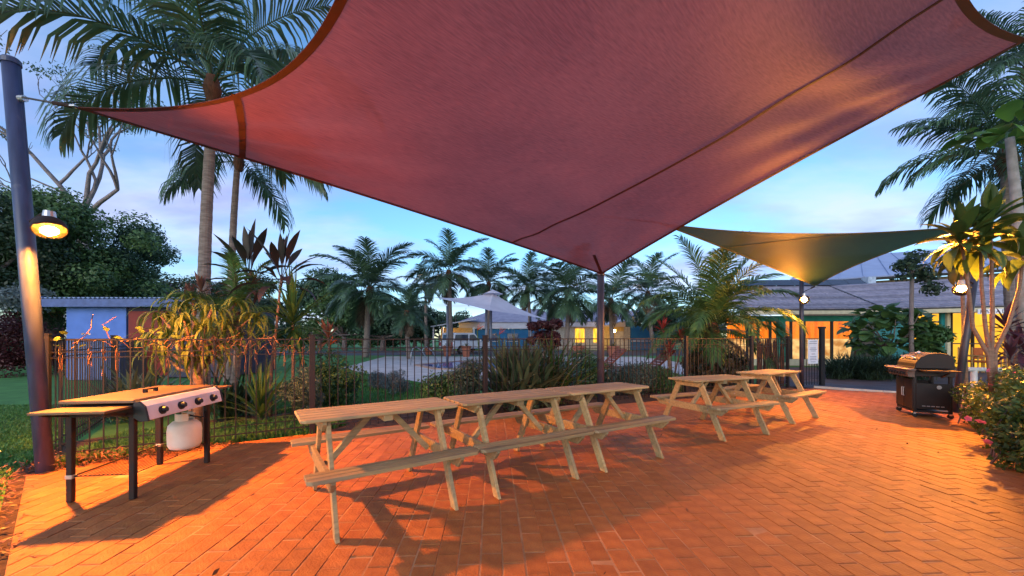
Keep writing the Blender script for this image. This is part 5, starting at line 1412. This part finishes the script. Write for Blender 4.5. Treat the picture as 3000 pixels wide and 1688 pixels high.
# flowering hedge along the right edge of the patio
FH = LEAF('hedge_leaf', (.12, .17, .03), (.045, .09, .02), trans=.3, island=.4)
t = thing('flowering_hedge', 'straggling green hedge with pink flowers along the right edge of the patio', 'hedge', (5.6, 4.4, 0))
rg = np.random.default_rng(51); cl = []
A_, B_ = np.array([7.05, 6.2]), np.array([3.35, 2.35])
for i in range(96):
    f = rg.random(); p = A_ * (1 - f) + B_ * f
    off = rg.uniform(.0, 1.0); nrm = np.array([.73, -.68])
    h = rg.uniform(.12, .78) * (1 if off > .25 else .7)
    q = p + nrm * (off * .8 + .12)
    cl.append(((q[0] - 5.6, q[1] - 4.4, h), (.2, .2, .17)))
V, Q = leaf_cloud(cl, 26000, .055, rg, shell=.25)
link('foliage', mesh_np('foliage', V, Q, FH), t)
mb = MB()
for i in range(70):
    c = cl[i % len(cl)][0]; mb.tube([(c[0] + rg.normal(0, .1), c[1] + rg.normal(0, .1), 0), (c[0] + rg.normal(0, .08), c[1] + rg.normal(0, .08), c[2] * .6), (c[0], c[1], c[2] + .1)], [.01, .008, .004], 4)
mb.build('twigs', BARK, t)
fb = NB()
for k in range(5):
    V, Q = blade(.035, .032, .3, .2, 3, prof=[.3, 1, .9, .4]); fb.add(rotz(V, k * 2 * PI / 5), Q)
fme = fb.mesh('flower', FLOW_P)
for i in range(60):
    c = cl[rg.integers(len(cl))][0]
    link('flower', fme, t, (c[0] + rg.normal(0, .13), c[1] + rg.normal(0, .13), c[2] + rg.uniform(.02, .2)), (rg.normal(0, .6), rg.normal(0, .6) , rg.uniform(0, 6)), rg.uniform(.8, 1.3))

# ------------------------------------------------------------------ grass, litter
def grass(name, label, poly, n, h, seed, mat=GRASS_B):
    rg = np.random.default_rng(seed); P = np.array(poly); lo, hi = P.min(0), P.max(0)
    pts = rg.uniform(lo, hi, (int(n * 2.6), 2))
    inside = np.zeros(len(pts), bool); j = len(P) - 1
    for i in range(len(P)):
        c = ((P[i, 1] > pts[:, 1]) != (P[j, 1] > pts[:, 1])) & (pts[:, 0] < (P[j, 0] - P[i, 0]) * (pts[:, 1] - P[i, 1]) / (P[j, 1] - P[i, 1] + 1e-12) + P[i, 0])
        inside ^= c; j = i
    pts = pts[inside][:n]; m = len(pts)
    az = rg.uniform(0, 2 * PI, m); ln = h * rg.uniform(.5, 1.3, m); w = .006 + .004 * rg.random(m); be = rg.uniform(.1, .9, m)
    d = np.stack([np.cos(az), np.sin(az)], 1); s = np.stack([-d[:, 1], d[:, 0]], 1) * w[:, None]
    b = np.c_[pts, np.full(m, -.03)]
    mid = np.c_[pts + d * (ln * be * .25)[:, None], -.03 + ln * .6]; tip = np.c_[pts + d * (ln * be * .8)[:, None], -.03 + ln * (1 - .35 * be)]
    S = np.c_[s, np.zeros(m)]
    V = np.stack([b - S, b + S, mid + S * .8, mid - S * .8, tip + S * .1, tip - S * .1], 1).reshape(-1, 3)
    k = np.arange(m)[:, None] * 6
    Q = np.concatenate([k + np.array([[0, 1, 2, 3]]), k + np.array([[3, 2, 4, 5]])])
    o = link(name, mesh_np(name, V, Q, mat)); o['kind'] = 'stuff'; o['label'] = label; o['category'] = 'grass'
    return o
grass('lawn_grass', 'short green lawn grass left of the patio', [(-4.72, 3.58), (-2.74, 1.98), (-2.3, 1.5), (-3.6, 1.6), (-6.5, 3.2), (-10, 7.5), (-7.6, 7.6)], 60000, .045, 1)
grass('verge_grass', 'rough grass at the foot of the left fence', [(-4.7, 3.85), (-3.4, 4.86), (-2.7, 5.22), (-2.5, 5.9), (-3.6, 6.0), (-5.2, 5.2)], 16000, .11, 2)
grass('far_lawn_grass', 'lawn grass between fence and pool', [(-7, 9), (-5, 6.5), (-1, 7.2), (-1.6, 10.2), (-6.5, 15)], 30000, .05, 3)
LIT = LEAF('dry_leaf', (.26, .11, .05), (.13, .05, .025), trans=.1, island=.5)
rg = np.random.default_rng(71)
pts = []
for i in range(1500):
    f = rg.random(); x, y = -4.75 + 1.3 * f + rg.normal(0, .10), 3.72 + 1.0 * f + rg.normal(0, .10)
    pts.append((x, y, rg.random() ** 2 * .16 * (1 - f)))
for i in range(500): f = i / 500; pts.append((-4.72 + 2.0 * f + rg.normal(0, .09), 3.55 - 1.62 * f + rg.normal(0, .08), .0))
for i in range(110): pts.append((rg.uniform(-3.6, 5.5), rg.uniform(1.9, 6.3), .004))
pts = [p for p in pts if not (p[1] < 2.2 and p[0] < -2.6)]
P = np.array(pts); n = len(P); az = rg.uniform(0, 6.28, n); tl = rg.normal(0, .5, n); L_ = rg.uniform(.012, .032, n)
d = np.stack([np.cos(az), np.sin(az), np.sin(tl) * .8], 1) * L_[:, None]; s = np.stack([-np.sin(az), np.cos(az), rg.normal(0, .4, n)], 1) * (L_ * .28)[:, None]
V = np.stack([P - d, P + s, P + d, P - s], 1).reshape(-1, 3); V[:, 2] += .008
o = link('leaf_litter', mesh_np('leaf_litter', V, np.arange(4 * n).reshape(-1, 4), LIT)); o['kind'] = 'stuff'; o['label'] = 'dry brown leaves and twigs at the patio edge by the navy pole'; o['category'] = 'leaf litter'
